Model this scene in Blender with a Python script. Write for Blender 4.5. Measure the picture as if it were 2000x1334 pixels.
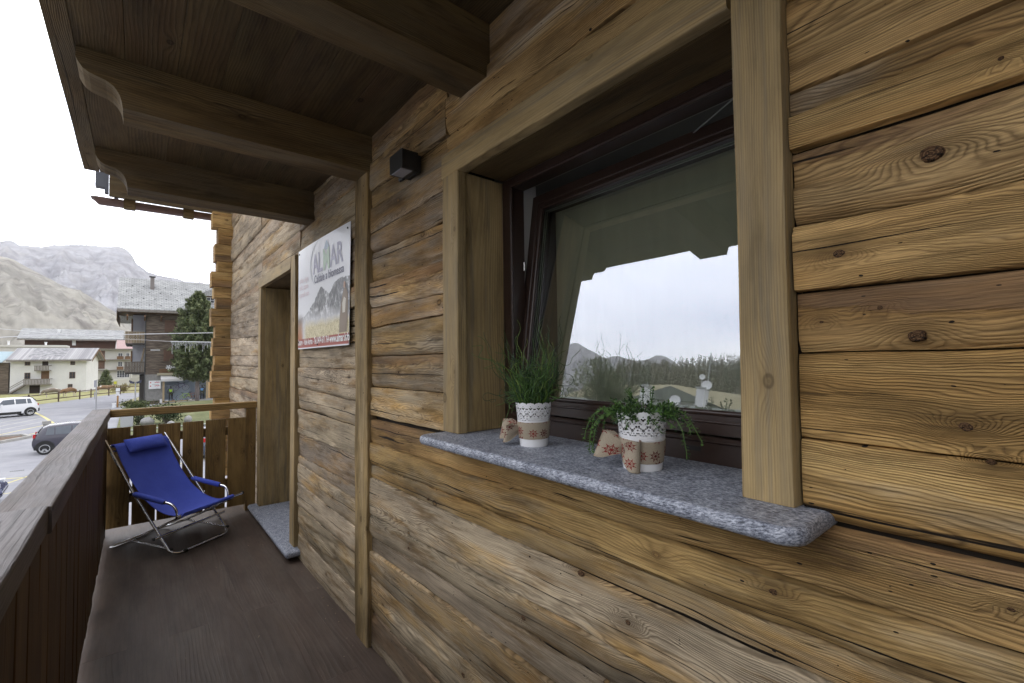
import bpy, math, random
import numpy as np
from math import sin, cos, pi, radians as R
from mathutils import Vector, Matrix, Euler

sc = bpy.context.scene
for o in list(bpy.data.objects): bpy.data.objects.remove(o)
col = sc.collection

# ------------------------------------------------------------------ camera, world, sun, exposure
cd = bpy.data.cameras.new('camera'); cam = bpy.data.objects.new('camera', cd); col.objects.link(cam)
sc.camera = cam
cd.sensor_width = 36; cd.lens = 36 * 890 / 2000.; cd.clip_start = 0.02; cd.clip_end = 20000
_y, _p, _r = R(39.4), R(2.21), R(-0.70)
_f = Vector((sin(_y) * cos(_p), cos(_y) * cos(_p), sin(_p))); _rt = Vector((cos(_y), -sin(_y), 0)); _up = _rt.cross(_f)
_r2 = _rt * cos(_r) + _up * sin(_r); _u2 = -_rt * sin(_r) + _up * cos(_r)
m = Matrix((_r2, _u2, -_f)).transposed().to_4x4(); m.translation = Vector((0, 0, 1.456)); cam.matrix_world = m

SUN_AZ, SUN_EL = 118.0, 38.0      # degrees clockwise from +Y, above the horizon
w = bpy.data.worlds.new('World'); sc.world = w; w.use_nodes = True
sc.view_settings.view_transform = 'Standard'; sc.view_settings.look = 'None'; sc.view_settings.gamma = 1
sc.view_settings.use_curve_mapping = False
sc.view_settings.exposure = -0.02
sun_d = bpy.data.lights.new('sun', 'SUN'); sun_d.energy = 0.9; sun_d.angle = R(14); sun_d.color = (1, .95, .88)
sun = bpy.data.objects.new('sun', sun_d); col.objects.link(sun)
sv = Vector((sin(R(SUN_AZ)) * cos(R(SUN_EL)), cos(R(SUN_AZ)) * cos(R(SUN_EL)), sin(R(SUN_EL))))
sun.rotation_euler = sv.to_track_quat('Z', 'Y').to_euler(); sun.location = (0, 0, 60)

# ------------------------------------------------------------------ node helper
class NT:
    def __init__(s, tree): s.t = tree; s.n = tree.nodes; s.l = tree.links
    def set(s, sock, v):
        if v is None: return
        if isinstance(v, bpy.types.NodeSocket): s.l.new(v, sock)
        else:
            try: sock.default_value = v
            except Exception: sock.default_value = (*v, 1.0)
    def math(s, op, a, b=None, c=None, clamp=False):
        n = s.n.new('ShaderNodeMath'); n.operation = op; n.use_clamp = clamp
        s.set(n.inputs[0], a); s.set(n.inputs[1], b); s.set(n.inputs[2], c); return n.outputs[0]
    def mul(s, a, b): return s.math('MULTIPLY', a, b)
    def add(s, a, b): return s.math('ADD', a, b)
    def sub(s, a, b): return s.math('SUBTRACT', a, b)
    def madd(s, a, b, c): return s.math('MULTIPLY_ADD', a, b, c)
    def comb(s, x=0., y=0., z=0.):
        n = s.n.new('ShaderNodeCombineXYZ'); s.set(n.inputs[0], x); s.set(n.inputs[1], y); s.set(n.inputs[2], z); return n.outputs[0]
    def sep(s, v):
        n = s.n.new('ShaderNodeSeparateXYZ'); s.set(n.inputs[0], v); return n.outputs
    def noise(s, vec, scale=1., detail=2., rough=.5, dist=0.):
        n = s.n.new('ShaderNodeTexNoise'); s.set(n.inputs['Vector'], vec); n.inputs['Scale'].default_value = scale
        n.inputs['Detail'].default_value = detail; n.inputs['Roughness'].default_value = rough
        n.inputs['Distortion'].default_value = dist; return n.outputs['Fac']
    def vor(s, vec, scale=1., rnd=1., dim='2D', feature='F1'):
        n = s.n.new('ShaderNodeTexVoronoi'); n.voronoi_dimensions = dim; n.feature = feature
        s.set(n.inputs['Vector'], vec); n.inputs['Scale'].default_value = scale; n.inputs['Randomness'].default_value = rnd
        return n.outputs
    def wn(s, val):
        n = s.n.new('ShaderNodeTexWhiteNoise'); n.noise_dimensions = '1D'; s.set(n.inputs['W'], val); return n.outputs['Value']
    def ramp(s, f, stops, interp='LINEAR'):
        n = s.n.new('ShaderNodeValToRGB'); n.color_ramp.interpolation = interp; e = n.color_ramp.elements
        while len(e) < len(stops): e.new(.5)
        for k, (p, c) in enumerate(stops):
            e[k].position = p; e[k].color = (c, c, c, 1) if isinstance(c, (int, float)) else (*c, 1)
        s.set(n.inputs[0], f); return n.outputs[0]
    def mix(s, f, a, b, mode='MIX'):
        n = s.n.new('ShaderNodeMix'); n.data_type = 'RGBA'; n.blend_type = mode
        s.set(n.inputs[0], f); s.set(n.inputs[6], a); s.set(n.inputs[7], b); return n.outputs[2]
    def uv(s):
        n = s.n.new('ShaderNodeUVMap'); n.uv_map = 'UVMap'; return n.outputs[0]
    def attr(s, name):
        n = s.n.new('ShaderNodeAttribute'); n.attribute_name = name; return n.outputs['Fac']
    def obj(s):
        return s.n.new('ShaderNodeTexCoord').outputs['Object']
    def bump(s, h, dist=.002, strength=1., normal=None):
        n = s.n.new('ShaderNodeBump'); n.inputs['Strength'].default_value = strength; n.inputs['Distance'].default_value = dist
        s.set(n.inputs['Height'], h); s.set(n.inputs['Normal'], normal); return n.outputs[0]
    def bsdf(s, base, rough=.6, normal=None, metal=0., spec=.5, **kw):
        n = s.n.new('ShaderNodeBsdfPrincipled'); s.set(n.inputs['Base Color'], base); s.set(n.inputs['Roughness'], rough)
        s.set(n.inputs['Normal'], normal); s.set(n.inputs['Metallic'], metal); n.inputs['Specular IOR Level'].default_value = spec
        for k, v in kw.items(): s.set(n.inputs[k.replace('_', ' ')], v)
        return n.outputs[0]
    def out(s, sh):
        n = s.n.new('ShaderNodeOutputMaterial'); s.l.new(sh, n.inputs[0])

def newmat(name):
    m = bpy.data.materials.new(name); m.use_nodes = True; m.node_tree.nodes.clear(); return m, NT(m.node_tree)

# world: physical sky behind a thin bright cloud deck
w.node_tree.nodes.clear(); W = NT(w.node_tree)
sky = W.n.new('ShaderNodeTexSky'); sky.sky_type = 'NISHITA'; sky.sun_disc = False
sky.sun_elevation = R(SUN_EL); sky.sun_rotation = R(SUN_AZ)
gen = W.n.new('ShaderNodeTexCoord').outputs['Generated']
gx = W.sep(gen)
cv = W.comb(W.mul(gx[0], 1.), W.mul(gx[1], 1.), W.mul(gx[2], 3.2))
c1 = W.noise(cv, 1.9, 5, .5)
cl = W.mix(1., W.ramp(c1, [(.30, (.68, .72, .85)), (.46, (.80, .83, .93)), (.58, (.94, .96, 1.)), (.75, (1., 1., 1.))]), (25.2, 24.9, 24.3), 'MULTIPLY')
cov = W.ramp(W.noise(cv, 1.1, 4, .5), [(.3, .8), (.6, .97)])
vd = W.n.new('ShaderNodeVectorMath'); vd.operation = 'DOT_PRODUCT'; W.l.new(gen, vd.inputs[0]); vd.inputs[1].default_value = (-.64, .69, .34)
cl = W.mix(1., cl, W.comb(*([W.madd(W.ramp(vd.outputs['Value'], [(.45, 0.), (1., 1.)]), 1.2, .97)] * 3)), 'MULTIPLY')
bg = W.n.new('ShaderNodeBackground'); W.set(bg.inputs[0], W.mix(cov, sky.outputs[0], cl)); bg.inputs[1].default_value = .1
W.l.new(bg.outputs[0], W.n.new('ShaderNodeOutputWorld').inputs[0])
# ------------------------------------------------------------------ materials
def wood(name, light, mid, dark, grey, greyamt=.5, ringf=230., contrast=.75, knots=.5, warp=1., rough=.78,
         crack=1., stain=.6, bump=.9, holes=.0, var=.25, fine=.35, fig=.0, skin=0., streak=.0, blotch=.28):
    m, n = newmat(name)
    uv = n.sep(n.uv()); u, v = uv[0], uv[1]; s = n.attr('seed'); g = n.attr('grey')
    U = n.madd(s, 371., u); V = n.madd(s, 113., v); S9 = n.mul(s, 91.)
    r1, r2, r3, r4 = n.wn(s), n.wn(n.add(s, 3.1)), n.wn(n.add(s, 7.7)), n.wn(n.add(s, 11.3)); r5 = n.wn(n.add(s, 17.9)); r6 = n.wn(n.add(s, 23.3))
    n1 = n.noise(n.comb(n.mul(U, .9), n.mul(V, 2.6), S9), 1., 2.)
    n2 = n.noise(n.comb(n.mul(U, 7.), n.mul(V, 22.), S9), 1., 3., .6)
    wv = n.add(n.mul(n.sub(n1, .5), .10 * warp), n.mul(n.sub(n2, .5), .009 * warp))
    vv = n.sub(n.add(v, wv), n.madd(r1, .26, -.05))
    nz = n.noise(n.comb(n.mul(U, .7), 3.3, S9), 1., 1.)
    ww = n.add(n.madd(r2, .08, .012), n.mul(n.sub(nz, .5), .13 * warp))
    rr = n.math('SQRT', n.add(n.mul(vv, vv), n.mul(ww, ww)))
    if fig:   # wavy plain-sawn figure: closed loops and flames
        nf = n.noise(n.comb(n.mul(U, 2.2), n.mul(V, 9.), n.add(S9, 3.)), 1., 3., .55); fa = n.madd(r5, fig, fig * .25)
        rr = n.add(rr, n.mul(n.mul(n.sub(nf, .5), fa), n.ramp(nz, [(.3, .5), (.6, 1.3)])))
    kx, ky = 1.6, 6.5
    kc = n.comb(n.mul(U, kx), n.mul(V, ky), 0.); vo = n.vor(kc, 1., .9)
    kp = n.sep(vo['Position']); kcol = n.sep(vo['Color'])
    du = n.math('DIVIDE', n.sub(n.mul(U, kx), kp[0]), kx); dv = n.math('DIVIDE', n.sub(n.mul(V, ky), kp[1]), ky)
    on = n.math('LESS_THAN', kcol[0], knots)
    du2 = n.mul(n.mul(du, du), .12); dv2 = n.mul(dv, dv)
    e = n.math('EXPONENT', n.mul(n.add(du2, dv2), -1. / (.021 ** 2)))
    bulge = n.mul(n.mul(e, on), n.madd(kcol[1], .045, .015))
    kb = n.attr('kb'); bulge = n.madd(kb, .034, bulge)
    R0 = n.mul(n.add(rr, bulge), n.mul(n.madd(r6, .75, .62), ringf))
    f = n.math('FRACT', n.add(R0, n.mul(n2, .25)))
    line = n.ramp(f, [(0., .8), (.16, .10), (.45, .05), (.74, .55), (.90, 1.), (1., .8)])
    mod = n.ramp(n.noise(n.comb(n.mul(U, 1.1), n.mul(V, 7.), S9), 1., 3.), [(.34, .30), (.60, 1.)])
    line = n.mul(line, mod)
    dk = n.math('SQRT', n.add(n.mul(n.mul(du, du), .45), dv2))
    kw = n.madd(n.sub(n2, .5), .006, dk)
    core = n.mul(on, n.math('SUBTRACT', 1., n.math('DIVIDE', kw, n.madd(kcol[2], .009, .0055)), clamp=True))
    core = n.ramp(core, [(0., 0.), (.22, 1.)])
    halo = n.mul(on, n.math('EXPONENT', n.mul(n.add(n.mul(du, n.mul(du, .2)), dv2), -1. / (.016 ** 2))))
    fib = n.noise(n.comb(n.mul(U, 5.), n.mul(n.add(v, wv), 430.), S9), 1., 3., .6)
    big = n.noise(n.comb(n.mul(U, 1.3), n.mul(V, 7.), S9), 1., 4., .6)
    c = n.mix(n.ramp(big, [(.34, 0.), (.64, 1.)]), light, mid)
    if streak:
        sk = n.noise(n.comb(n.mul(U, 1.6), n.mul(V, 42.), n.add(S9, 1.)), 1., 3., .6)
        c = n.mix(n.mul(n.ramp(sk, [(.52, 0.), (.68, 1.)]), streak), c, grey)
    gn = n.noise(n.comb(n.mul(U, 1.9), n.mul(V, 10.), n.add(S9, 5.)), 1., 5., .62)
    gm = n.mul(n.ramp(n.add(gn, n.mul(n.sub(g, .5), .45)), [(.42, 0.), (.62, 1.)]), greyamt)
    c = n.mix(gm, c, grey)
    c = n.mix(n.mul(line, contrast), c, n.mix(n.mul(gm, .6), dark, [x * .30 for x in grey]))
    sn = n.noise(n.comb(n.mul(U, 2.6), n.mul(V, 17.), n.add(S9, 9.)), 1., 5., .68)
    c = n.mix(n.mul(n.ramp(sn, [(.52, 0.), (.66, 1.)]), stain), c, [x * .40 for x in mid])
    c = n.mix(n.mul(n.math('MAXIMUM', halo, n.mul(kb, .9)), .45), c, dark)
    skm = None
    if skin:   # reddish rind left by the axe along one side of the log, crisp ragged edge
        se = n.noise(n.comb(n.mul(U, 3.2), n.mul(V, 19.), n.add(S9, 13.)), 1., 5., .7)
        sk0 = n.add(n.mul(n.sub(se, .5), .16), n.sub(v, n.madd(r6, .14, .05)))
        skm = n.mul(n.mul(n.ramp(sk0, [(.0, 0.), (.012, 1.)]), n.math('GREATER_THAN', r5, 1. - skin)), 1.)
        c = n.mix(n.mul(skm, n.madd(big, .9, .2)), c, n.mix(n.ramp(gn, [(.35, 0.), (.65, 1.)]), (.27, .145, .062), (.17, .115, .075)))
    bt = n.noise(n.comb(n.mul(U, 2.4), n.mul(V, 8.), n.add(S9, 21.)), 1., 6., .62)
    c = n.mix(1., c, n.ramp(bt, [(.34, 1 - blotch), (.60, 1. + blotch * .18)]), 'MULTIPLY')
    c = n.mix(1., c, n.ramp(fib, [(.2, 1 - fine), (.5, 1.), (.8, 1 + fine * .5)]), 'MULTIPLY')
    lo = 1 - var
    c = n.mix(1., c, n.comb(n.madd(r3, var * 1.5, lo), n.madd(r3, var * 1.5, lo), n.madd(r3, var * 1.5, n.madd(r4, var * .5, lo - var * .3))), 'MULTIPLY')
    cr = n.noise(n.comb(n.mul(U, 1.7), n.mul(n.add(v, n.mul(wv, .6)), 60.), n.add(S9, 2.)), 1., 4., .6)
    crm = n.mul(n.ramp(cr, [(.665, 0.), (.70, 1.)]), crack)
    cc = n.math('ABSOLUTE', n.sub(n.add(v, n.mul(wv, .45)), n.madd(r4, .14, .02)))
    ln = n.math('DIVIDE', cc, n.madd(n.ramp(n.noise(n.comb(n.mul(U, 1.6), S9, 0.), 1., 2.), [(.38, 0.), (.66, 1.)]), .0028, .00001))
    chk = n.mul(n.ramp(ln, [(.6, 1.), (1., 0.)]), crack)
    crm = n.math('MAXIMUM', crm, chk)
    if holes:
        hv = n.vor(n.comb(n.mul(U, 38.), n.mul(n.add(V, n.mul(n2, .02)), 95.), 0.), 1., 1.); hc = n.sep(hv['Color'])
        hm = n.mul(n.math('LESS_THAN', hv['Distance'], n.mul(n.mul(hc[1], hc[1]), .20)), n.math('LESS_THAN', hc[0], n.mul(holes, n.ramp(big, [(.4, .2), (.65, 3.)]))))
        crm = n.math('MAXIMUM', crm, hm)
    c = n.mix(n.mul(core, n.madd(kcol[1], .3, .6)), c, n.mix(n.ramp(n.add(n.math('DIVIDE', kw, .012), n.mul(n.sub(n2, .5), 1.2)), [(.15, 0.), (.30, .8), (.45, .25), (.75, 1.)]), [x * .62 for x in mid], [x * .45 for x in dark]))
    c = n.mix(n.math('MINIMUM', crm, 1.), c, (.016, .011, .007))
    h = n.add(n.mul(line, -.75), n.mul(fib, .7)); h = n.madd(crm, -2.2, h); h = n.madd(core, .6, h); h = n.madd(sn, 1.6, h)
    if skm is not None: h = n.madd(skm, 1.3, h)
    n.out(n.bsdf(c, rough, n.bump(h, .0019, bump), spec=.25)); return m

def plain(name, c, rough=.6, metal=0., spec=.5, nscale=0., namt=.15, bump=0., bscale=None, dist=.004, **kw):
    m, n = newmat(name); col_ = tuple(c); nor = None
    if nscale:
        f = n.noise(n.obj(), nscale, 5, .6)
        col_ = n.mix(1., tuple(c), n.ramp(f, [(.25, 1 - namt), (.75, 1 + namt)]), 'MULTIPLY')
    if bump:
        nor = n.bump(n.noise(n.obj(), bscale or nscale or 20., 4, .6), dist, bump)
    n.out(n.bsdf(col_, rough, nor, metal, spec, **kw)); return m

M = {}
M['log'] = wood('weathered_log_wood', (.570, .385, .170), (.445, .258, .092), (.078, .042, .017), (.450, .372, .275), greyamt=.88, ringf=265., contrast=.72,
                knots=.30, stain=.74, holes=.035, var=.24, fine=.66, crack=1., fig=.060, skin=.38, bump=.9, blotch=.44)
M['trim'] = wood('planed_trim_wood', (.435, .320, .160), (.370, .260, .118), (.18, .12, .055), (.20, .175, .13), greyamt=.4, ringf=170., contrast=.55,
                 knots=.46, warp=.6, stain=.45, crack=.0, bump=.35, var=.06, fine=.25, rough=.6, streak=.6)
M['post'] = wood('rough_post_wood', (.52, .37, .165), (.40, .26, .105), (.085, .048, .020), (.36, .29, .19), greyamt=.5, ringf=240., contrast=.95,
                 knots=.5, stain=.6, crack=1., var=.05, fine=.8, holes=.08, streak=.3, fig=.05, blotch=.5, bump=1.3)
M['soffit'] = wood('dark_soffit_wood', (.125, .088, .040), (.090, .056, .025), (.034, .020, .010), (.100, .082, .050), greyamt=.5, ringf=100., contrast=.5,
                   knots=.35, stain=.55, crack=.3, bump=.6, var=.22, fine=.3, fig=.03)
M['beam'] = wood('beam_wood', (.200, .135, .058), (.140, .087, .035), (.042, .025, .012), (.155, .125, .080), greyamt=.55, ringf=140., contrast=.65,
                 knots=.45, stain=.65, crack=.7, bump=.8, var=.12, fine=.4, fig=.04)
M['rail'] = wood('stained_rail_wood', (.32, .205, .075), (.235, .140, .046), (.065, .035, .012), (.17, .12, .07), greyamt=.25, ringf=85., contrast=.6,
                 knots=.45, stain=.6, crack=.3, bump=.5, var=.16, fine=.3, rough=.62, streak=.3, fig=.03)
M['railtop'] = wood('worn_handrail_wood', (.150, .120, .105), (.116, .090, .078), (.045, .034, .030), (.215, .195, .195), greyamt=.8, ringf=130., contrast=.5,
                    knots=.3, stain=.35, crack=.7, bump=.6, var=.05, fine=.4, rough=.5, fig=.04)
M['darkboard'] = wood('dark_picket_wood', (.150, .086, .036), (.105, .058, .023), (.030, .017, .009), (.05, .035, .022), greyamt=.3, ringf=90., contrast=.5,
                      knots=.3, stain=.5, crack=.3, bump=.5, var=.25, fine=.3, rough=.6)
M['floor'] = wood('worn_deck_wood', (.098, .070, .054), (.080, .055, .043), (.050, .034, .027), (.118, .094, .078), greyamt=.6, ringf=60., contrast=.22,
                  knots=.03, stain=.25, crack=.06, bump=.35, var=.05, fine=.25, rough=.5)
mk, n = newmat('dark_knot_wood'); uv = n.sep(n.uv()); kn = n.noise(n.comb(n.mul(uv[0], 9.), uv[1], 0.), 1., 3., .6); rg = n.math('SINE', n.madd(uv[1], 26., n.mul(kn, 4.)))
n.out(n.bsdf(n.mix(n.ramp(kn, [(.5, 0.), (.6, 1.)]), n.mix(n.ramp(rg, [(.2, 0.), (.8, 1.)]), (.075, .038, .018), (.17, .10, .05)), (.012, .008, .006)), .8, n.bump(kn, .004, 1.), spec=.2)); M['knot'] = mk
M['void'] = plain('joint_shadow_wood', (.035, .026, .018), .95)
M['frame'] = plain('brown_window_enamel', (.034, .019, .014), .32, nscale=60., namt=.15)
M['gasket'] = plain('grey_spacer_metal', (.42, .43, .42), .35, metal=.6)
M['rubber'] = plain('black_rubber', (.015, .015, .015), .6)
M['chrome'] = plain('chromed_tube_metal', (.75, .75, .76), .14, metal=1.)
M['white_enamel'] = plain('white_enamel', (.80, .81, .82), .35)
M['black_plastic'] = plain('black_lamp_plastic', (.018, .018, .018), .45)
# ------------------------------------------------------------------ mesh helpers
def h2(ix, iy, s):
    v = np.sin(ix * 127.1 + iy * 311.7 + s * 74.7) * 43758.5453
    return v - np.floor(v)
def vn(x, y, s=0.):
    x = np.asarray(x, float); y = np.asarray(y, float); x, y = np.broadcast_arrays(x, y)
    ix = np.floor(x); iy = np.floor(y); fx = x - ix; fy = y - iy
    fx = fx * fx * (3 - 2 * fx); fy = fy * fy * (3 - 2 * fy)
    return (h2(ix, iy, s) * (1 - fx) * (1 - fy) + h2(ix + 1, iy, s) * fx * (1 - fy) + h2(ix, iy + 1, s) * (1 - fx) * fy + h2(ix + 1, iy + 1, s) * fx * fy) - .5
def fbm(x, y, s=0., o=4):
    t = 0.; a = 1.
    for k in range(o): t = t + a * vn(np.asarray(x) * 2 ** k, np.asarray(y) * 2 ** k, s + k * 3.7); a *= .5
    return t

class MB:
    """collects geometry, links it as ONE object"""
    def __init__(s): s.flat = False; s.v = []; s.f = []; s.uv = []; s.seed = []; s.grey = []; s.mi = []; s.nv = 0
    def add(s, verts, faces, uvs=None, seed=0., grey=.5, mi=0):
        b = s.nv; s.v.extend([tuple(map(float, q)) for q in verts]); s.nv += len(verts)
        for k, fc in enumerate(faces):
            s.f.append([i + b for i in fc])
            s.uv.append(uvs[k] if uvs is not None else [(0., 0.)] * len(fc)); s.seed.append(seed); s.grey.append(grey); s.mi.append(mi)
    def grid(s, P, U=None, V=None, seed=0., grey=.5, mi=0, flip=False):
        n, m_ = P.shape[:2]; vs = P.reshape(-1, 3); fs = []; uvs = []
        for i in range(n - 1):
            for j in range(m_ - 1):
                q = [(i, j), (i + 1, j), (i + 1, j + 1), (i, j + 1)]
                if flip: q = q[::-1]
                fs.append([a * m_ + c for a, c in q])
                if U is not None: uvs.append([(float(U[a, c]), float(V[a, c])) for a, c in q])
        s.add(vs, fs, uvs if U is not None else None, seed, grey, mi)
    def box(s, x0, x1, y0, y1, z0, z1, seed=0., grey=.5, mi=0, grain='y'):
        s.obox(((x0 + x1) / 2, (y0 + y1) / 2, (z0 + z1) / 2), (1, 0, 0), (0, 1, 0), (0, 0, 1), abs(x1 - x0), abs(y1 - y0), abs(z1 - z0), seed, grey, mi, grain)
    def obox(s, c, ax, ay, az, sx, sy, sz, seed=0., grey=.5, mi=0, grain='y'):
        c = Vector(c); ax = Vector(ax).normalized() * (sx / 2); ay = Vector(ay).normalized() * (sy / 2); az = Vector(az).normalized() * (sz / 2)
        vs = [c + ax * a + ay * b + az * d for a in (-1, 1) for b in (-1, 1) for d in (-1, 1)]
        fs = [(0, 1, 3, 2), (4, 6, 7, 5), (0, 4, 5, 1), (2, 3, 7, 6), (0, 2, 6, 4), (1, 5, 7, 3)]
        loc = [(a * sx / 2, b * sy / 2, d * sz / 2) for a in (-1, 1) for b in (-1, 1) for d in (-1, 1)]
        gi = 'xyz'.index(grain); uvs = []
        for k, fc in enumerate(fs):
            na = (0, 0, 1, 1, 2, 2)[k]; ot = [i for i in range(3) if i != na]
            ui = gi if gi in ot else ot[0]; vi = [i for i in ot if i != ui][0]
            uvs.append([(loc[q][ui] + k * .37, loc[q][vi] + k * .21) for q in fc])
        s.add(vs, fs, uvs, seed, grey, mi)
    def tube(s, pts, r, n=10, cap=True, mi=0, seed=0.):
        pts = [Vector(q) for q in pts]; rr = r if isinstance(r, (list, tuple)) else [r] * len(pts)
        T = []
        for i in range(len(pts)):
            a = pts[max(0, i - 1)]; b = pts[min(len(pts) - 1, i + 1)]; T.append((b - a).normalized())
        ref = Vector((0, 0, 1)) if abs(T[0].z) < .9 else Vector((1, 0, 0))
        N = (ref - T[0] * ref.dot(T[0])).normalized(); vs = []; L = 0.; ls = []
        for i, q in enumerate(pts):
            N = (N - T[i] * N.dot(T[i])).normalized(); B = T[i].cross(N)
            if i: L += (q - pts[i - 1]).length
            ls.append(L)
            for k in range(n):
                a = 2 * pi * k / n; vs.append(q + (N * cos(a) + B * sin(a)) * rr[i])
        fs = []; uvs = []
        for i in range(len(pts) - 1):
            for k in range(n):
                k2 = (k + 1) % n; fs.append((i * n + k, i * n + k2, (i + 1) * n + k2, (i + 1) * n + k))
                c_ = 2 * pi * max(rr) / n
                uvs.append([(ls[i], k * c_), (ls[i], (k + 1) * c_), (ls[i + 1], (k + 1) * c_), (ls[i + 1], k * c_)])
        if cap:
            e = (len(pts) - 1) * n; fs.append(tuple(range(n))[::-1]); fs.append(tuple(e + k for k in range(n)))
            uvs += [[(0, 0)] * n, [(0, 0)] * n]
        s.add(vs, fs, uvs, seed, .5, mi)
    def lathe(s, prof, n=32, o=(0, 0, 0), mi=0, rj=None):
        vs = []; fs = []; uvs = []
        for i, (r, z) in enumerate(prof):
            for k in range(n):
                a = 2 * pi * k / n; vs.append((o[0] + r * cos(a), o[1] + r * sin(a), o[2] + z))
        for i in range(len(prof) - 1):
            for k in range(n):
                k2 = (k + 1) % n; fs.append((i * n + k, i * n + k2, (i + 1) * n + k2, (i + 1) * n + k))
                uvs.append([(k / n, prof[i][1]), ((k + 1) / n, prof[i][1]), ((k + 1) / n, prof[i + 1][1]), (k / n, prof[i + 1][1])])
        s.add(vs, fs, uvs, 0, .5, mi)
    def poly(s, pts, mi=0, uvs=None):
        s.add(pts, [tuple(range(len(pts)))], [uvs] if uvs else [[(0., 0.)] * len(pts)], mi=mi)
    def prism(s, pts, d, mi=0, seed=0., uvaxes=None):
        """closed outline pts swept by vector d"""
        n = len(pts); pts = [Vector(q) for q in pts]; d = Vector(d)
        vs = pts + [q + d for q in pts]; fs = [tuple(range(n))[::-1], tuple(range(n, 2 * n))]
        fs += [(k, (k + 1) % n, n + (k + 1) % n, n + k) for k in range(n)]
        if uvaxes:
            a, b = Vector(uvaxes[0]), Vector(uvaxes[1])
            uvs = [[(vs[i].dot(a), vs[i].dot(b)) for i in f] for f in fs[:2]]
            per = 0.
            dn = d.normalized()
            for k in range(n):
                uvs.append([(vs[i].dot(a), vs[i].dot(dn) + .5) for i in fs[2 + k]])
        else: uvs = None
        s.add(vs, fs, uvs, seed, .5, mi)
    def timber(s, a, b, w_, h_, up=(0, 0, 1), r=.004, seg=.12, wob=.0015, seed=0., grey=.5, mi=0, taper=None):
        """sawn timber from a to b: width w_ sideways, height h_ along up; worn rounded edges, slight waver"""
        s.flat = True
        a = Vector(a); b = Vector(b); T = (b - a); L = T.length; T.normalize(); up = Vector(up); up = (up - T * up.dot(T)).normalized(); S = T.cross(up)
        n = max(2, int(L / seg) + 1); r = min(r, w_ * .3, h_ * .3)
        pr = []
        for cx, cy, a0 in ((1, 1, 0), (-1, 1, 90), (-1, -1, 180), (1, -1, 270)):
            for t in (0, 45, 90):
                an = R(a0 + t); pr.append((cx * (w_ / 2 - r) + r * cos(an), cy * (h_ / 2 - r) + r * sin(an)))
            # midpoint helps waver
        k = len(pr); per = [0.]
        for i in range(k): per.append(per[-1] + math.hypot(pr[(i + 1) % k][0] - pr[i][0], pr[(i + 1) % k][1] - pr[i][1]))
        vs = []; us = []
        sd = seed * 97.
        for i in range(n):
            t = i / (n - 1); p = a + T * (L * t)
            for j, (x, y) in enumerate(pr):
                q = j // 3; o1 = float(vn(t * L * 3.1, q * 3.3, sd)) * 2 * wob; o2 = float(vn(t * L * 3.7, q * 5.3 + 50, sd)) * 2 * wob
                vs.append(p + S * (x + o1 * (1 if x > 0 else -1)) + up * (y + o2)); us.append(t * L)
        fs = []; uvs = []
        for i in range(n - 1):
            for j in range(k):
                j2 = (j + 1) % k; fs.append((i * k + j, i * k + j2, (i + 1) * k + j2, (i + 1) * k + j))
                uvs.append([(us[i * k], per[j]), (us[i * k], per[j + 1]), (us[(i + 1) * k], per[j + 1]), (us[(i + 1) * k], per[j])])
        e = (n - 1) * k
        fs.append(tuple(range(k))[::-1]); uvs.append([(pr[j][1] * .3, pr[j][0]) for j in range(k)][::-1])
        fs.append(tuple(e + j for j in range(k))); uvs.append([(pr[j][1] * .3, pr[j][0]) for j in range(k)])
        s.add(vs, fs, uvs, seed, grey, mi)
    def build(s, name, mat, parent=None, smooth=False, angle=None):
        me = bpy.data.meshes.new(name); me.from_pydata(s.v, [], s.f); me.update()
        mats = mat if isinstance(mat, (list, tuple)) else [mat]
        for m_ in mats: me.materials.append(m_)
        ul = me.uv_layers.new(name='UVMap'); flat = [c for f in s.uv for p in f for c in p]; ul.data.foreach_set('uv', flat)
        for nm, dat in (('seed', s.seed), ('grey', s.grey)):
            at = me.attributes.new(nm, 'FLOAT', 'FACE'); at.data.foreach_set('value', dat)
        if len(mats) > 1: me.polygons.foreach_set('material_index', s.mi)
        if smooth: me.polygons.foreach_set('use_smooth', [True] * len(me.polygons))
        me.update()
        if smooth and angle: me.set_sharp_from_angle(angle=R(20 if s.flat else angle))
        o = bpy.data.objects.new(name, me); col.objects.link(o)
        if parent: o.parent = parent; 
        return o

def tag(o, label=None, cat=None, group=None, kind=None):
    if label: o['label'] = label
    if cat: o['category'] = cat
    if group: o['group'] = group
    if kind: o['kind'] = kind
    return o
def empty(name, loc, label, cat, rz=0., group=None, scale=1.):
    o = bpy.data.objects.new(name, None); col.objects.link(o); o.location = loc; o.rotation_euler = (0, 0, rz); o.scale = (scale,) * 3
    o.empty_display_size = .1
    return tag(o, label, cat, group)
def put(o, parent):
    """parent a mesh modelled in world coordinates under an empty"""
    o.parent = parent; bpy.context.view_layer.update(); o.matrix_parent_inverse = parent.matrix_world.inverted(); return o
def dup(root, loc, rz, label, group=None):
    r = root.copy(); col.objects.link(r); r.location = loc; r.rotation_euler = (0, 0, rz); r['label'] = label
    if group: r['group'] = group
    def kids(a, b):
        for ch in [q for q in bpy.data.objects if q.parent == a]:
            c = ch.copy(); col.objects.link(c); c.parent = b; c.matrix_parent_inverse = ch.matrix_parent_inverse.copy(); kids(ch, c)
    kids(root, r); return r
rng = random.Random(7)

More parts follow.
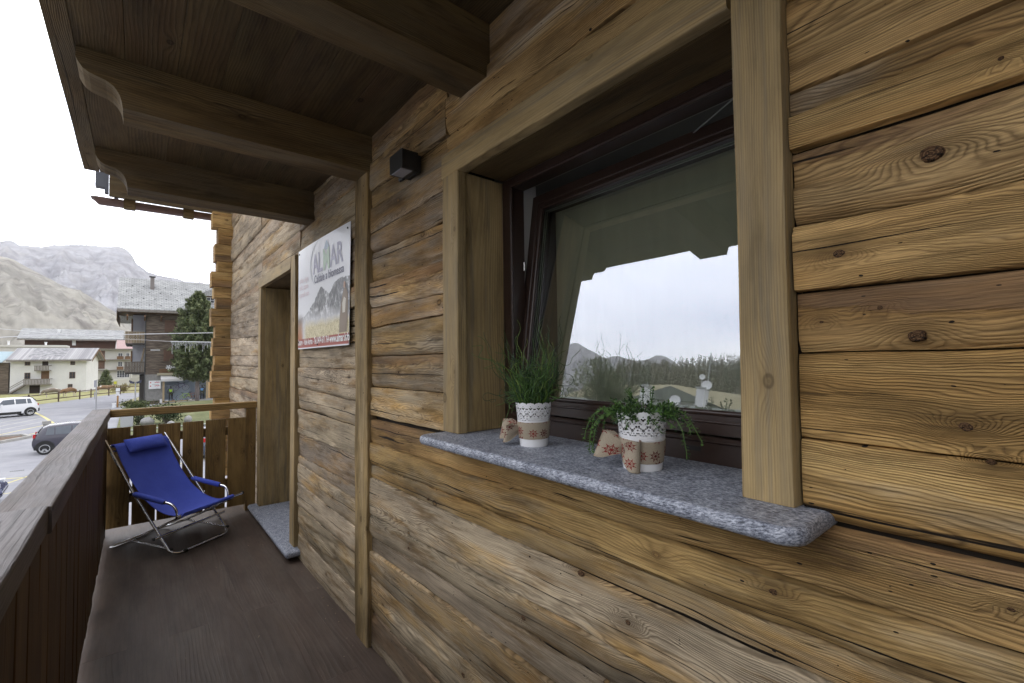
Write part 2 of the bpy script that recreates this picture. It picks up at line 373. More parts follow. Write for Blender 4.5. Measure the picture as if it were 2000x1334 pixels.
# ------------------------------------------------------------------ the log house
XF = .945
house = empty('log_house', (1.5, 1.2, 0), 'weathered log house with a window, a deep doorway and stepped log ends beside the balcony', 'house')
def joint_curve(j, y):
    """height of joint j (zfar, znear) at y with the waver of hewn logs"""
    zf, zn, yf, yn, sd = j
    t = (np.asarray(y) - yn) / (yf - yn)
    return zn + (zf - zn) * t + .010 * fbm(np.asarray(y) * 1.1, 0, sd, 3) + .004 * vn(np.asarray(y) * 9, 0, sd + 5)
def log(mb, y0, y1, jb, jt, seed, grey, du=.03, dv=.012, x=XF, gap=.0005):
    ny = max(2, int((y1 - y0) / du) + 1); ys = np.linspace(y0, y1, ny)
    zb = joint_curve(jb, ys) + gap * (1 + 1.6 * vn(ys * 2.3, 1., seed * 50)); zt = joint_curve(jt, ys) - gap * (1 + 1.6 * vn(ys * 2.1, 2., seed * 60))
    hh = float(np.mean(zt - zb)); nz = max(8, int(hh / dv))
    t = np.linspace(0, 1, nz); t = .5 - .5 * np.cos(pi * t) if hh < .12 else np.concatenate(([0, .006, .016, .035, .07], np.linspace(.14, .86, nz), [.93, .965, .984, .994, 1.]))
    Y, T = np.meshgrid(ys, t, indexing='ij'); Z = zb[:, None] + (zt - zb)[:, None] * T
    off = (h2(seed * 1000, 3., 1.) - .5) * .018
    d = np.minimum(T, 1 - T) * hh
    rb = .004 + .005 * h2(seed * 999, 1., 2.)
    q = np.clip(d / rb, 0, 1); rec = .0025 * (1 - q) ** 2 + .016 * (1 - q) ** 10
    bulge = .002 * (1 - (2 * T - 1) ** 2)
    hew = .0055 * fbm(Y * 2.2, Z * 4., seed * 77, 3) + .0028 * vn(Y * 11., Z * 30., seed * 31)
    # splintered scarf: a shallow step that wanders along the log
    st = np.clip((fbm(Y * 1.6, Z * 10., seed * 13 + 4, 4) - .22) * 12, 0, 1) * .007
    # axe-cut chamfer along the lower edge of some logs
    cw = .025 + .02 * fbm(Y * 1.5, 0., seed * 7, 2); ck = h2(seed * 333, 5., 1.) > .55
    st = st + (np.clip(1 - T * hh / np.maximum(cw, .004), 0, 1) * .012 if ck else 0)
    X = x + off + rec - bulge + hew + st
    P = np.stack([X, Y, Z], -1); mb.grid(P, Y, Z - zb[:, None] + .001, seed, grey, flip=True)
    # end grain caps
    for k in (0, -1):
        row = P[k]; bk = row.copy(); bk[:, 0] = x + .06; Q = np.stack([row, bk]); UU = np.stack([row[:, 0] * .2, bk[:, 0] * .2]); VV = np.stack([row[:, 2], bk[:, 2]])
        mb.grid(Q, UU, VV, seed, grey, flip=(k == -1))
_js = [0]
def J(zf, zn, yf, yn):
    _js[0] += 1; return (zf, zn, yf, yn, _js[0] * 3.13)
def course(mb, y0, y1, zs, greys, du=.03, dv=.012):
    js = [J(*(z if isinstance(z, tuple) else (z, z)), y1, y0) for z in zs]
    for i in range(len(js) - 1):
        g = greys[i] if isinstance(greys, (list, tuple)) else greys
        log(mb, y0, y1, js[i], js[i + 1], rng.random(), g, du, dv)
wall = MB()
# courses read from the photograph (heights in metres above the balcony floor)
course(wall, -1.3, 2.325, [-.03, .17, .36, (.474, .60), (.55, .72), (.667, .79), (.854, .89), (.918, .968), (1.035, 1.046), (1.152, 1.160)],
       [.75, .7, .6, .95, .85, .75, .5, .3, .05], .02, .010)
course(wall, -1.3, .316, [(1.163, 1.172), 1.304, 1.459, 1.576, 1.7015, 1.836, (1.903, 1.906)], [.05, .0, .02, .1, .25, .05], .016, .008)
course(wall, -1.3, .316, [(1.911, 1.930), 1.958, 2.13, 2.262, 2.352, 2.50, 2.66], [.15, .05, .1, .2, .3, .3], .016, .008)
course(wall, .316, 1.55, [2.262, 2.352, 2.50, 2.66], [.2, .3, .35], .04, .015)
course(wall, 1.54, 2.325, [1.172, 1.326, 1.482, (1.627, 1.636), (1.735, 1.726), 1.862, (2.028, 2.015), (2.124, 2.136), (2.261, 2.243), 2.352, 2.50, 2.66], [.5, .55, .55, .5, .6, .5, .45, .5, .5, .4, .35], .02, .011)  # weathered grey of these logs raised further in tone to imitate brighter light
course(wall, 2.49, 3.70, [-.03, .165, (.371, .389), (.551, .537), (.696, .682), (.754, .762), (.922, .93), (1.096, 1.086), (1.254, 1.234), (1.414, 1.407), 1.5635, 1.655, 1.753, 1.878, 2.03, 2.16, 2.27, 2.463, 2.63, 2.80],
       [.95, .8, .95, .7, .85, .7, .9, .9, .75, .85, .7, .7, .8, .7, .8, .7, .7, .6, .5], .03, .014)
course(wall, 3.70, 5.10, [2.272, 2.463, 2.64, 2.80, 2.95, 3.10, 3.25, 3.42, 3.6], .65, .035, .018)
course(wall, 5.07, 7.06, [-.03, .16, .33, .50, .66, .82, .97, 1.135, 1.278, (1.414, 1.399), (1.547, 1.517), (1.771, 1.719), (1.941, 1.91), (2.114, 2.084), 2.254, 2.463, 2.64, 2.80, 2.95, 3.10, 3.25, 3.42, 3.6], .95, .04, .02)
course(wall, 3.70, 7.06, [-.03, .035], .5, .1)
KN = [(0.244, 1.632, 0.013), (0.149, 1.485, 0.015), (0.099, 1.348, 0.011), (0.124, 1.769, 0.019), (0.044, 1.873, 0.005), (0.279, 1.516, 0.005), (0.369, 1.011, 0.011), (0.063, 1.099, 0.006), (0.861, 0.872, 0.014), (1.874, 0.629, 0.013),
      (0.075, 1.300, 0.006), (0.195, 1.534, 0.006), (0.704, 0.810, 0.011), (1.706, 0.879, 0.009), (1.098, 0.656, 0.014), (2.15, 1.93, .010), (2.0, 1.40, .009), (1.75, 1.25, .007), (2.9, .62, .014), (3.2, 1.33, .012), (2.7, 1.18, .012), (1.45, .30, .016)]
_wv = np.array([v_ for v_ in wall.v])
for y, z, r_ in KN:      # big dark knots standing a little proud of the worn face
    near = np.hypot(_wv[:, 1] - y, _wv[:, 2] - z) < .03; xs_ = float(np.min(_wv[near, 0])) if near.any() else .935; vs = []; fs = []; uvs = []; n_ = 18
    for i, (q, dx) in enumerate(((0., .0004), (.35, -.0006), (.75, -.0004), (1., .004))):
        for k in range(n_):
            a = 2 * pi * k / n_; rr_ = .68 * r_ * q * (1 + .35 * float(vn(cos(a) * 1.3 + y * 9, sin(a) * 1.3, z * 7))); vs.append((xs_ + dx + .001 * float(vn(k * .7, i, y)), y + rr_ * 1.25 * cos(a), z + rr_ * sin(a)))
    for i in range(3):
        for k in range(n_):
            k2 = (k + 1) % n_; fs.append((i * n_ + k, i * n_ + k2, (i + 1) * n_ + k2, (i + 1) * n_ + k)); uvs.append([(k / n_, i / 3), ((k + 1) / n_, i / 3), ((k + 1) / n_, (i + 1) / 3), (k / n_, (i + 1) / 3)])
    wall.add(vs, fs, uvs, .5, .5, 1)
wall.build('wall', [M['log'], M['knot']], None, True, 32).parent = None
wo = bpy.data.objects['wall']; put(wo, house)
_kb = np.zeros(len(wall.v)); _wv = np.array(wall.v)
for y, z, r_ in KN: _kb += np.exp(-((_wv[:, 1] - y) ** 2 * .22 + (_wv[:, 2] - z) ** 2) / (1.25 * r_ + .004) ** 2)
_at = wo.data.attributes.new('kb', 'FLOAT', 'POINT'); _at.data.foreach_set('value', _kb)
# what the joints open onto, and the mass of the house behind
bk = MB()
for (y0, y1, z0, z1) in ((-1.3, 2.4, -.05, 1.17), (-1.3, .33, 1.17, 2.26), (1.53, 2.6, 1.17, 2.26), (-1.3, 2.6, 2.26, 2.75), (2.4, 3.75, -.05, 3.6), (3.75, 5.06, 2.25, 3.6), (5.06, 7.04, -.05, 3.6)):
    bk.box(XF + .035, 1.17, y0, y1, z0, z1)
bk.box(-.1, 9, -1.33, -1.3, -.2, 2.7)
bk.box(1.17, 9., 6.96, 7.04, -3.2, 3.6); bk.box(XF + .02, 9., -1.3, 7.04, -3.2, -.06)
bk.box(1.17, 9., -1.33, 7.04, 2.66, 2.75)
put(bk.build('wall_core', M['void']), house)
# upper storey and roof of the same house (they shade the balcony)
up = MB(); up.box(1.0, 9., -6., 3.4, 2.76, 5.6); put(up.build('upper_wall', M['log']), house)
rf = MB(); rf.box(-.2, 10., -6.5, 3.5, 5.6, 5.75); put(rf.build('roof', M['soffit']), house)
# corner of crossed logs at the far end

rows = [(3.226, 3.438, 0.728), (3.130, 3.226, 0.789), (3.012, 3.130, 0.790), (2.870, 3.012, 0.756), (2.783, 2.870, 0.757), (2.648, 2.783, 0.785), (2.528, 2.648, 0.723), (2.445, 2.528, 0.724),
 (2.301, 2.445, 0.753), (2.163, 2.301, 0.779), (2.053, 2.163, 0.725), (1.935, 2.053, 0.726), (1.778, 1.935, 0.771), (1.661, 1.778, 0.750), (1.547, 1.661, 0.742), (1.422, 1.547, 0.770),
 (1.350, 1.422, 0.759), (1.208, 1.350, 0.737), (1.108, 1.208, 0.721), (1.0, 1.108, 0.722), (.86, 1., .776), (.72, .86, .74), (.58, .72, .77), (.44, .58, .73), (.30, .44, .76), (.15, .30, .735), (-.02, .15, .76)]
cn = MB()
for k, (z0, z1, xt) in enumerate(rows):
    cn.timber((xt, 7.10, (z0 + z1) / 2), (1.2, 7.10, (z0 + z1) / 2), .20, z1 - z0 - .004, r=.006, seg=.05, wob=.003, seed=rng.random(), grey=.1)
put(cn.build('log_corner', M['log'], None, True, 40), house)
# post that covers the joint between the two wall bays
ps = MB(); ps.timber((.9505, 2.398, -.02), (.9485, 2.396, 2.47), .056, .172, up=(0, 1, 0), r=.006, seg=.03, wob=.0035, seed=.31, grey=.45)
put(ps.build('corner_post', M['post'], None, True, 50), house)

# ------------------------------------------------------------------ window
TRIM = M['trim']
win = MB()
wroot = MB()
wroot.timber((.940, 1.4905, 1.182), (.942, 1.4905, 2.172), .042, .109, up=(0, 1, 0), r=.005, seg=.05, wob=.0016, seed=.62, grey=.3)
wn_ = wroot.build('window', TRIM, None, True, 50)     # the far jamb board; its neighbours are sub-parts
put(wn_, house); wn_['label'] = 'tilted open window in a pale timber surround'
def sub(mb, name, mat, smooth=True, ang=50, parent=None):
    o = mb.build(name, mat, None, smooth, ang); put(o, parent or wn_); return o
b = MB(); b.timber((.941, .368, 1.181), (.941, .362, 2.33), .044, .094, up=(0, 1, 0), r=.006, seg=.045, wob=.0022, seed=.83, grey=.35); sub(b, 'casing_board', TRIM)
b = MB(); b.timber((.9405, 1.548, 2.219), (.9405, .4165, 2.219), .041, .095, r=.005, seg=.06, wob=.0016, seed=.17, grey=.35); sub(b, 'casing_board', TRIM)
b = MB()   # reveal linings
b.timber((1.055, 1.4555, 1.182), (1.055, 1.4555, 2.175), .0195, .185, up=(1, 0, 0), r=.001, seg=.1, wob=.0003, seed=.46, grey=.25)
sub(b, 'reveal_board', TRIM); b = MB()
b.timber((1.055, .398, 1.182), (1.055, .398, 2.175), .0195, .185, up=(1, 0, 0), r=.001, seg=.1, wob=.0003, seed=.56, grey=.25)
sub(b, 'reveal_board', TRIM)
b = MB(); b.timber((1.055, 1.44, 2.190), (1.055, .41, 2.190), .185, .018, r=.001, seg=.1, wob=.0003, seed=.72, grey=.2)
b.timber((.967, 1.443, 2.176), (.967, .41, 2.176), .010, .008, r=.001, seg=.2, wob=.0002, seed=.75, grey=.2); sub(b, 'head_lining', M['beam'])
FR = M['frame']
def prof_bar(mb, pts, a, b):      # sweep a closed 2D profile (inward, outward x) between two points
    pass
fr = MB(); X0, X1 = 1.147, 1.215
fr.box(X0, X1, 1.392, 1.4445, 1.18, 2.18); fr.box(X0, X1, .408, .46, 1.18, 2.18); fr.box(X0, X1, .46, 1.392, 2.145, 2.18); fr.box(X0, X1, .46, 1.392, 1.18, 1.243)
# rounded beads
fr.tube([(X0 + .004, 1.396, 1.236), (X0 + .004, 1.396, 2.149)], .007, 10); fr.tube([(X0 + .004, 1.396, 2.149), (X0 + .004, .45, 2.149)], .007, 10); fr.tube([(X0 + .002, 1.396, 1.240), (X0 + .002, .45, 1.240)], .009, 10)
fr.box(X0 - .001, X0 + .02, .620, .665, 1.208, 1.220, mi=1)
sub(fr, 'window_frame', [FR, M['rubber']], False)
# sash, hinged at the bottom and leaning into the room
TH = R(8.1)
def S(a, y, d):     # a: height up the sash from the hinge line, d: depth into the room from the glass plane
    return Vector((1.183 + a * sin(TH) + d * cos(TH), y, 1.292 + a * cos(TH) - d * sin(TH)))
def sbar(mb, a0, a1, y0, y1, d0, d1, mi=0):
    vs = [S(a, y, d) for a in (a0, a1) for y in (y0, y1) for d in (d0, d1)]
    mb.add(vs, [(0, 1, 3, 2), (4, 6, 7, 5), (0, 4, 5, 1), (2, 3, 7, 6), (0, 2, 6, 4), (1, 5, 7, 3)], mi=mi)
sa = MB(); D0, D1 = -.019, .045; yl, yr, at, ab = 1.415, .45, .85, -.042
sbar(sa, ab, at, 1.353, yl, D0, D1); sbar(sa, ab, at, yr, .515, D0, D1); sbar(sa, at - .065, at, .515, 1.353, D0, D1); sbar(sa, ab, .018, .515, 1.353, D0, D1)
for r_, dd, ins in ((.008, D0 + .003, .0), (.004, D0 + .001, .024)):
    sa.tube([S(.014 - ins, 1.350 + ins, dd), S(at - .061 + ins, 1.350 + ins, dd)], r_, 10); sa.tube([S(at - .061 + ins, 1.350 + ins, dd), S(at - .061 + ins, .50, dd)], r_, 10); sa.tube([S(.014 - ins, 1.350 + ins, dd), S(.014 - ins, .5, dd)], r_, 10)
sash = sub(sa, 'sash', FR, True, 50)
# double glazing: spacer frames between two panes
gs = MB()
for dd in (.003, .013):
    gs.tube([S(.020, 1.347, dd), S(at - .070, 1.347, dd)], .0026, 8); gs.tube([S(at - .070, 1.347, dd), S(at - .070, .51, dd)], .0026, 8)
sub(gs, 'glazing_spacer', M['gasket'], True, 50)
gm, n = newmat('window_glass')
lw = n.n.new('ShaderNodeFresnel'); lw.inputs['IOR'].default_value = 1.52
fac = n.math('MULTIPLY_ADD', lw.outputs[0], 1.5, .255, True)
tr = n.n.new('ShaderNodeBsdfTransparent'); tr.inputs[0].default_value = (.82, .88, .80, 1)
gl = n.n.new('ShaderNodeBsdfGlossy'); gl.inputs['Roughness'].default_value = .006; gl.inputs['Color'].default_value = (.93, .95, 1., 1)
ms = n.n.new('ShaderNodeMixShader'); n.l.new(fac, ms.inputs[0]); n.l.new(tr.outputs[0], ms.inputs[1]); n.l.new(gl.outputs[0], ms.inputs[2]); n.out(ms.outputs[0])
M['glass'] = gm
gp = MB(); gp.add([S(.010, .505, 0), S(.010, 1.355, 0), S(at - .055, 1.355, 0), S(at - .055, .505, 0)], [(3, 2, 1, 0)]); sub(gp, 'window_pane', gm, False)
# stay arm of the tilted sash
st_ = MB(); st_.tube([(1.205, .50, 2.150), S(at - .01, .80, .03)], .0022, 6); st_.obox(S(at - .004, .76, .02), (0, 1, 0), (1, 0, 0), (0, 0, 1), .09, .012, .006); sub(st_, 'window_stay', M['gasket'])
st_ = MB(); st_.obox((1.213, 1.397, 1.83), (0, 0, 1), (1, 0, 0), (0, 1, 0), .035, .008, .008); st_.tube([(1.213, 1.392, 1.815), (1.213, 1.392, 1.85)], .004, 8); sub(st_, 'latch_plate', M['chrome'])

# room behind; wide opening added in the unseen far wall to backlight the curtain
rm = MB(); rm.box(1.30, 4., 2.35, 2.4, .2, 2.6); rm.box(1.2, 4., -.6, -.55, .2, 2.6); rm.box(3.95, 4., -.6, -.45, .2, 2.6); rm.box(3.95, 4., 2.25, 2.4, .2, 2.6); rm.box(3.95, 4., -.45, 2.25, .2, .35); rm.box(3.95, 4., -.45, 2.25, 2.45, 2.6); rm.box(1.17, 4., -.6, 2.4, .15, .2); rm.box(1.17, 4., -.6, 2.4, 2.6, 2.65)
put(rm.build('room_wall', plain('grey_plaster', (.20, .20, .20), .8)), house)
rm = MB(); rm.box(1.217, 1.30, 1.41, 2.4, .2, 2.6); rm.box(1.217, 1.30, -.6, .44, .2, 2.6); rm.box(1.217, 1.30, .44, 1.41, .2, 1.18); rm.box(1.217, 1.30, .44, 1.41, 2.19, 2.6)
put(rm.build('inner_wall', plain('grey_plaster_reveal', (.42, .42, .41), .8)), house)
bl = MB(); ysb = np.linspace(-.50, 1.405, 90); P = np.array([[(1.40 + .012 * sin(y * 55 + .6 * sin(y * 9)), y, z) for z in (.25, 1., 1.8, 2.16)] for y in ysb]); bl.grid(P)
cm_, n = newmat('grey_green_curtain'); d1 = n.n.new('ShaderNodeBsdfDiffuse'); d1.inputs[0].default_value = (.62, .62, .54, 1); d2 = n.n.new('ShaderNodeBsdfTranslucent'); d2.inputs[0].default_value = (.80, .80, .71, 1)
ms = n.n.new('ShaderNodeMixShader'); ms.inputs[0].default_value = .55; n.l.new(d1.outputs[0], ms.inputs[1]); n.l.new(d2.outputs[0], ms.inputs[2]); n.out(ms.outputs[0])
o = bl.build('curtain', cm_, None, True); put(o, house)

# granite sill
gr_m, n = newmat('speckled_granite')
oc = n.obj(); sp = n.sep(oc)
wv = n.comb(n.mul(sp[0], 1.), n.add(n.mul(sp[1], .62), n.mul(sp[2], .9)), n.mul(sp[2], 1.6))
a1 = n.noise(wv, 190., 4., .62, .5); a2 = n.noise(oc, 28., 3., .6); a3 = n.vor(oc, 420., 1., '3D')['Distance']
f = n.add(n.madd(n.sub(a2, .5), .30, a1), n.mul(n.sub(a3, .5), .10))
c = n.ramp(f, [(.33, (.06, .068, .09)), (.45, (.19, .205, .25)), (.54, (.31, .33, .385)), (.68, (.56, .585, .65))])
n.out(n.bsdf(c, .48, n.bump(f, .0012, .5), spec=.4)); M['granite'] = gr_m
def slab(mb, x0, x1, y0, y1, zt, th, rc, nose):
    """stone slab: rounded front edge at x0 and rounded plan corners"""
    out = []
    for cx, cy, a0 in ((x0 + rc, y0 + rc, 180), (x0 + rc, y1 - rc, 90)):
        for t in range(0, 91, 10):
            a = R(a0 + t) if cy == y0 + rc else R(a0 + 90 - t); out.append((cx + rc * cos(a) * 1., cy + rc * sin(a)))
    a = out[:10][::-1]; bb = out[10:]
    pl = [(x1, y0)] + [(x0 + rc - rc * sin(R(t)), y0 + rc - rc * cos(R(t))) for t in range(0, 91, 9)] + [(x0 + rc - rc * cos(R(t)), y1 - rc + rc * sin(R(t))) for t in range(0, 91, 9)] + [(x1, y1)]
    # subdivide the long edge
    res = []
    for k in range(len(pl)):
        res.append(pl[k])
        if k + 1 < len(pl):
            d = math.dist(pl[k], pl[k + 1])
            for q in range(1, int(d / .04)): t = q / int(d / .04); res.append((pl[k][0] * (1 - t) + pl[k + 1][0] * t, pl[k][1] * (1 - t) + pl[k + 1][1] * t))
    n_ = len(res); cx = x1; cy = (y0 + y1) / 2; rings = []
    for j in range(9):
        an = pi * j / 8; ins = nose * (1 - sin(an)); z = zt - th / 2 + th / 2 * cos(an)
        ring = []
        for k, (x, y) in enumerate(res):
            # inward normal
            p0 = res[max(0, k - 1)]; p1 = res[min(n_ - 1, k + 1)]; tx, ty = p1[0] - p0[0], p1[1] - p0[1]; L = math.hypot(tx, ty) or 1; nx, ny = ty / L, -tx / L
            if k in (0, n_ - 1): nx = 0; ny = 1 if k == 0 else -1
            w_ = float(vn(x * 9 + y * 9, z * 20, 3.)) * .0022
            ring.append((x + nx * (ins + w_), y + ny * (ins + w_), z))
        rings.append(ring)
    P = np.array(rings); mb.grid(P, flip=False)
    mb.add(rings[0], [tuple(range(n_))], None); mb.add(rings[-1], [tuple(range(n_))[::-1]], None)
sl = MB(); slab(sl, .799, 1.147, .272, 1.545, 1.180, .031, .045, .011)
sill = sub(sl, 'window_sill', gr_m, True, 60)

# ------------------------------------------------------------------ door
DR = M['trim']
d = MB(); d.timber((.940, 3.7825, .072), (.940, 3.7845, 2.278), .040, .128, up=(0, 1, 0), r=.004, seg=.06, wob=.002, seed=.21, grey=.35)
door = d.build('doorway', DR, None, True, 50); put(door, house)
def dsub(mb, name, mat, smooth=True): o = mb.build(name, mat, None, smooth, 50); put(o, door); return o
d = MB(); d.timber((.940, 5.035, .072), (.940, 5.035, 2.185), .040, .115, up=(0, 1, 0), r=.004, seg=.06, wob=.002, seed=.41, grey=.4); dsub(d, 'casing_board', DR)
d = MB(); d.timber((.9385, 5.095, 2.234), (.9385, 3.8495, 2.234), .040, .095, r=.004, seg=.06, wob=.002, seed=.51, grey=.6); dsub(d, 'casing_board', DR)
d = MB(); d.timber((1.06, 4.985, .072), (1.06, 4.985, 2.185), .02, .20, up=(1, 0, 0), r=.001, seed=.15, grey=.3, wob=.0003); d.timber((1.26, 4.9845, .072), (1.26, 4.9845, 2.185), .02, .196, up=(1, 0, 0), r=.001, seed=.33, grey=.3, wob=.0003)
dsub(d, 'reveal_board', DR); d = MB(); d.timber((1.16, 3.84, .072), (1.16, 3.84, 2.185), .02, .40, up=(1, 0, 0), r=.001, seed=.19, grey=.3, wob=.0003); dsub(d, 'reveal_board', DR)
d = MB(); d.timber((1.16, 4.97, 2.200), (1.16, 3.86, 2.200), .40, .02, r=.001, seed=.12, grey=.3, wob=.0003); dsub(d, 'head_lining', M['beam'])
d = MB(); d.box(1.36, 1.40, 3.85, 4.99, .06, 2.2); dsub(d, 'door_leaf', FR, False)
d = MB(); slab(d, .845, 1.38, 3.625, 5.13, .070, .042, .03, .016); dsub(d, 'threshold', gr_m)
# ------------------------------------------------------------------ balcony
bal = empty('timber_balcony', (.35, 2., 0), 'timber balcony with dark boarded floor and plank railing along the log wall', 'balcony')
f_ = MB()
xs = [-.36, -.20, -.02, .15, .33, .50, .68, .83, .99]
for k in range(len(xs) - 1):
    y = -1.3
    for y1 in ((.9, 3.1, 5.45) if k % 2 else (2.2, 4.4, 5.45)):
        f_.timber(((xs[k] + xs[k + 1]) / 2, y, -.016), ((xs[k] + xs[k + 1]) / 2, y1 - .0015, -.016), xs[k + 1] - xs[k] - .0001, .03, r=.0001, seg=.3, wob=.0000, seed=rng.random(), grey=.9 if k == 0 else .45); y = y1  # board by the railing coloured paler for light coming in under the pickets
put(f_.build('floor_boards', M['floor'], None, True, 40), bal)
j_ = MB(); j_.box(-.36, .99, -1.3, 5.45, -.30, -.034); put(j_.build('floor_frame', M['darkboard']), bal)
hr = MB(); hr.timber((-.2375, 1.795, 1.028), (-.2335, 5.32, 1.028), .122, .076, r=.006, seg=.06, wob=.0014, seed=.44, grey=.55)
put(hr.build('handrail', M['railtop'], None, True, 45), bal)
hr = MB(); hr.timber((-.247, -1.2, 1.026), (-.247, 1.792, 1.030), .128, .078, r=.006, seg=.05, wob=.002, seed=.14, grey=.75)
put(hr.build('handrail', M['railtop'], None, True, 45), bal)
hr = MB(); hr.timber((-.172, 5.19, 1.0335), (.925, 5.19, 1.0345), .09, .062, r=.005, seg=.07, wob=.0015, seed=.47, grey=.2)
put(hr.build('handrail', M['rail'], None, True, 45), bal)
# long railing: posts and upright boards
for k, y in enumerate((.2, 1.12, 2.15, 3.15, 4.2)):
    p = MB(); p.timber((-.2375, y, -.02), (-.2375, y, .988), .08, .09, r=.004, seg=.3, seed=.1 * k + .05, grey=.3); put(p.build('railing_post', M['rail'], None, True, 45), bal)
y = -.9; k = 0
while y < 5.02:
    wd = .135 + .02 * rng.random(); p = MB()
    zb = .035 + .03 * rng.random()
    p.timber((-.200 + .004 * rng.random(), y + wd / 2, zb), (-.200, y + wd / 2, .990), .022, wd, up=(0, 1, 0), r=.003, seg=.12, wob=.002, seed=rng.random(), grey=.2)
    put(p.build('picket', M['darkboard'], None, True, 45), bal); y += wd + .010; k += 1
for z in (.42, .83):
    p = MB(); p.timber((-.235, -1.2, z), (-.235, 5.2, z), .035, .075, r=.003, seg=.3, seed=.3 + z, grey=.2); put(p.build('back_rail', M['darkboard'], None, True, 45), bal)
# end railing
for (a, b_, zt, sd) in ((-.188, -.043, .911, .11), (-.018, .133, .916, .72), (.153, .308, .914, .37), (.332, .482, .914, .91), (.507, .659, .916, .55), (.685, .826, .917, .27)):
    p = MB(); p.timber(((a + b_) / 2, 5.165, .072), ((a + b_) / 2, 5.165, zt), b_ - a + .008, .024, up=(0, 1, 0), r=.003, seg=.08, wob=.0015, seed=sd, grey=.15)
    put(p.build('picket', M['rail'], None, True, 45), bal)
p = MB(); p.timber((.875, 5.19, .01), (.875, 5.19, 1.001), .088, .085, up=(0, 1, 0), r=.004, seg=.1, seed=.77, grey=.25); put(p.build('railing_post', M['rail'], None, True, 45), bal)
p = MB(); p.timber((-.225, 5.20, .0), (-.225, 5.20, .988), .07, .08, up=(0, 1, 0), r=.004, seg=.1, seed=.71, grey=.25); put(p.build('railing_post', M['darkboard'], None, True, 45), bal)
for z in (.30, .797):
    p = MB(); p.timber((-.16, 5.20, z), (.83, 5.20, z), .045, .078, r=.003, seg=.2, seed=.3 + z, grey=.2); put(p.build('back_rail', M['rail'], None, True, 45), bal)

# ------------------------------------------------------------------ canopy over the balcony
can = empty('balcony_canopy', (.4, 1., 2.65), 'dark boarded balcony ceiling carried on carved timber brackets', 'canopy')
s_ = MB(); xs = [-.20, -.055, .11, .26, .43, .585, .76, .96]
for k in range(len(xs) - 1):
    s_.timber(((xs[k] + xs[k + 1]) / 2, 3.77, 2.6605), ((xs[k] + xs[k + 1]) / 2, -5.5, 2.6605), xs[k + 1] - xs[k] - .001, .02, r=.002, seg=.3, wob=.0006, seed=rng.random(), grey=.3)
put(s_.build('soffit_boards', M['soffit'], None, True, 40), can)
s_ = MB(); s_.timber((-.2355, 3.77, 2.661), (-.2355, -5.5, 2.661), .070, .024, r=.003, seg=.08, wob=.002, seed=.66, grey=.6); put(s_.build('edge_board', M['beam'], None, True, 45), can)
s_ = MB(); s_.box(-.266, 1.0, -5.5, 3.765, 2.6735, 2.79); put(s_.build('deck_slab', M['beam']), can)
PROF = [(-.197, 2.649), (-.197, 2.607), (-.190, 2.590), (-.178, 2.572), (-.160, 2.560), (-.137, 2.553), (-.112, 2.547), (-.093, 2.536), (-.080, 2.522), (-.070, 2.503), (-.0635, 2.478), (-.0605, 2.455)]
for k, y in enumerate((2.306, 3.332, 1.262, .232, -.80, -1.83, -2.86)):
    b = MB(); n_ = 12; pts = []
    top = [(x, z) for x, z in PROF] + [(.3, 2.453), (.62, 2.455), (.95, 2.452), (.95, 2.649)]
    b.prism([(x, y, z) for x, z in top], (0, .168, 0), seed=.13 * k + .07, uvaxes=((1, 0, 0), (0, 0, 1)))
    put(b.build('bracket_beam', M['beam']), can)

# eave of the roof beyond the canopy
ev = empty('eave_gutter', (.1, 7.4, 3.47), 'brown half-round rain gutter sloping from the log corner beyond the balcony ceiling', 'gutter')
g = MB(); n_ = 12; rr = .075
P = np.array([[(x, 7.5 + rr * cos(a), 3.50 + .012 * x + rr * sin(a) * (1 if x > -.40 else max(.1, (x + .47) / .07))) for a in np.linspace(pi, 2 * pi, 13)] for x in (-.47, -.455, -.43, -.40, .1, .5, .9, 1.3)])
g.grid(P); g.grid(P * np.array([1, 1, 1]) + np.array([0, 0, .004]), flip=True); g.tube([(-.44, 7.445, 3.50), (1.3, 7.445, 3.515)], .008, 8)
put(g.build('gutter_trough', plain('brown_gutter_metal', (.16, .10, .08), .4, .5), None, True, 60), ev)
for x in (-.105, .50):
    g = MB(); g.box(x - .06, x + .055, 7.38, 7.46, 3.395, 3.56); put(g.build('rafter_end', M['beam']), ev)
g = MB(); g.box(-.30, 1.3, 7.32, 7.36, 3.50, 4.1, grain='x'); put(g.build('eave_board', M['soffit']), ev)
g = MB(); g.box(-.255, -.215, 7.36, 7.42, 3.50, 3.66); g.box(-.43, -.31, 7.4, 7.5, 3.62, 3.80); g.box(-.345, -.31, 7.4, 7.5, 3.56, 3.62); put(g.build('gutter_hook', plain('dull_grey_metal', (.10, .105, .12), .5, .3)), ev)

# ------------------------------------------------------------------ wall lamp
lp = empty('wall_lamp', (.93, 1.93, 2.39), 'small black box lamp on the log wall left of the window', 'wall lamp')
def rbox(mb, x0, x1, y0, y1, z0, z1, r=.004, mi=0):
    mb.timber((x0, (y0 + y1) / 2, (z0 + z1) / 2), (x1, (y0 + y1) / 2, (z0 + z1) / 2), y1 - y0, z1 - z0, r=r, seg=9, wob=0, mi=mi)
g = MB(); rbox(g, .845, .918, 1.738, 1.863, 2.268, 2.350, .008); rbox(g, .918, .935, 1.745, 1.851, 2.265, 2.342, .004); put(g.build('lamp_body', M['black_plastic'], None, True, 45), lp)
g = MB(); g.box(.846, .896, 1.752, 1.842, 2.2655, 2.269); put(g.build('lamp_lens', plain('frosted_lens', (.34, .35, .38), .25)), lp)
g = MB(); g.tube([(.91, 1.858, 2.276), (.91, 1.895, 2.276)], .010, 10); put(g.build('cable_gland', M['black_plastic'], None, True, 45), lp)

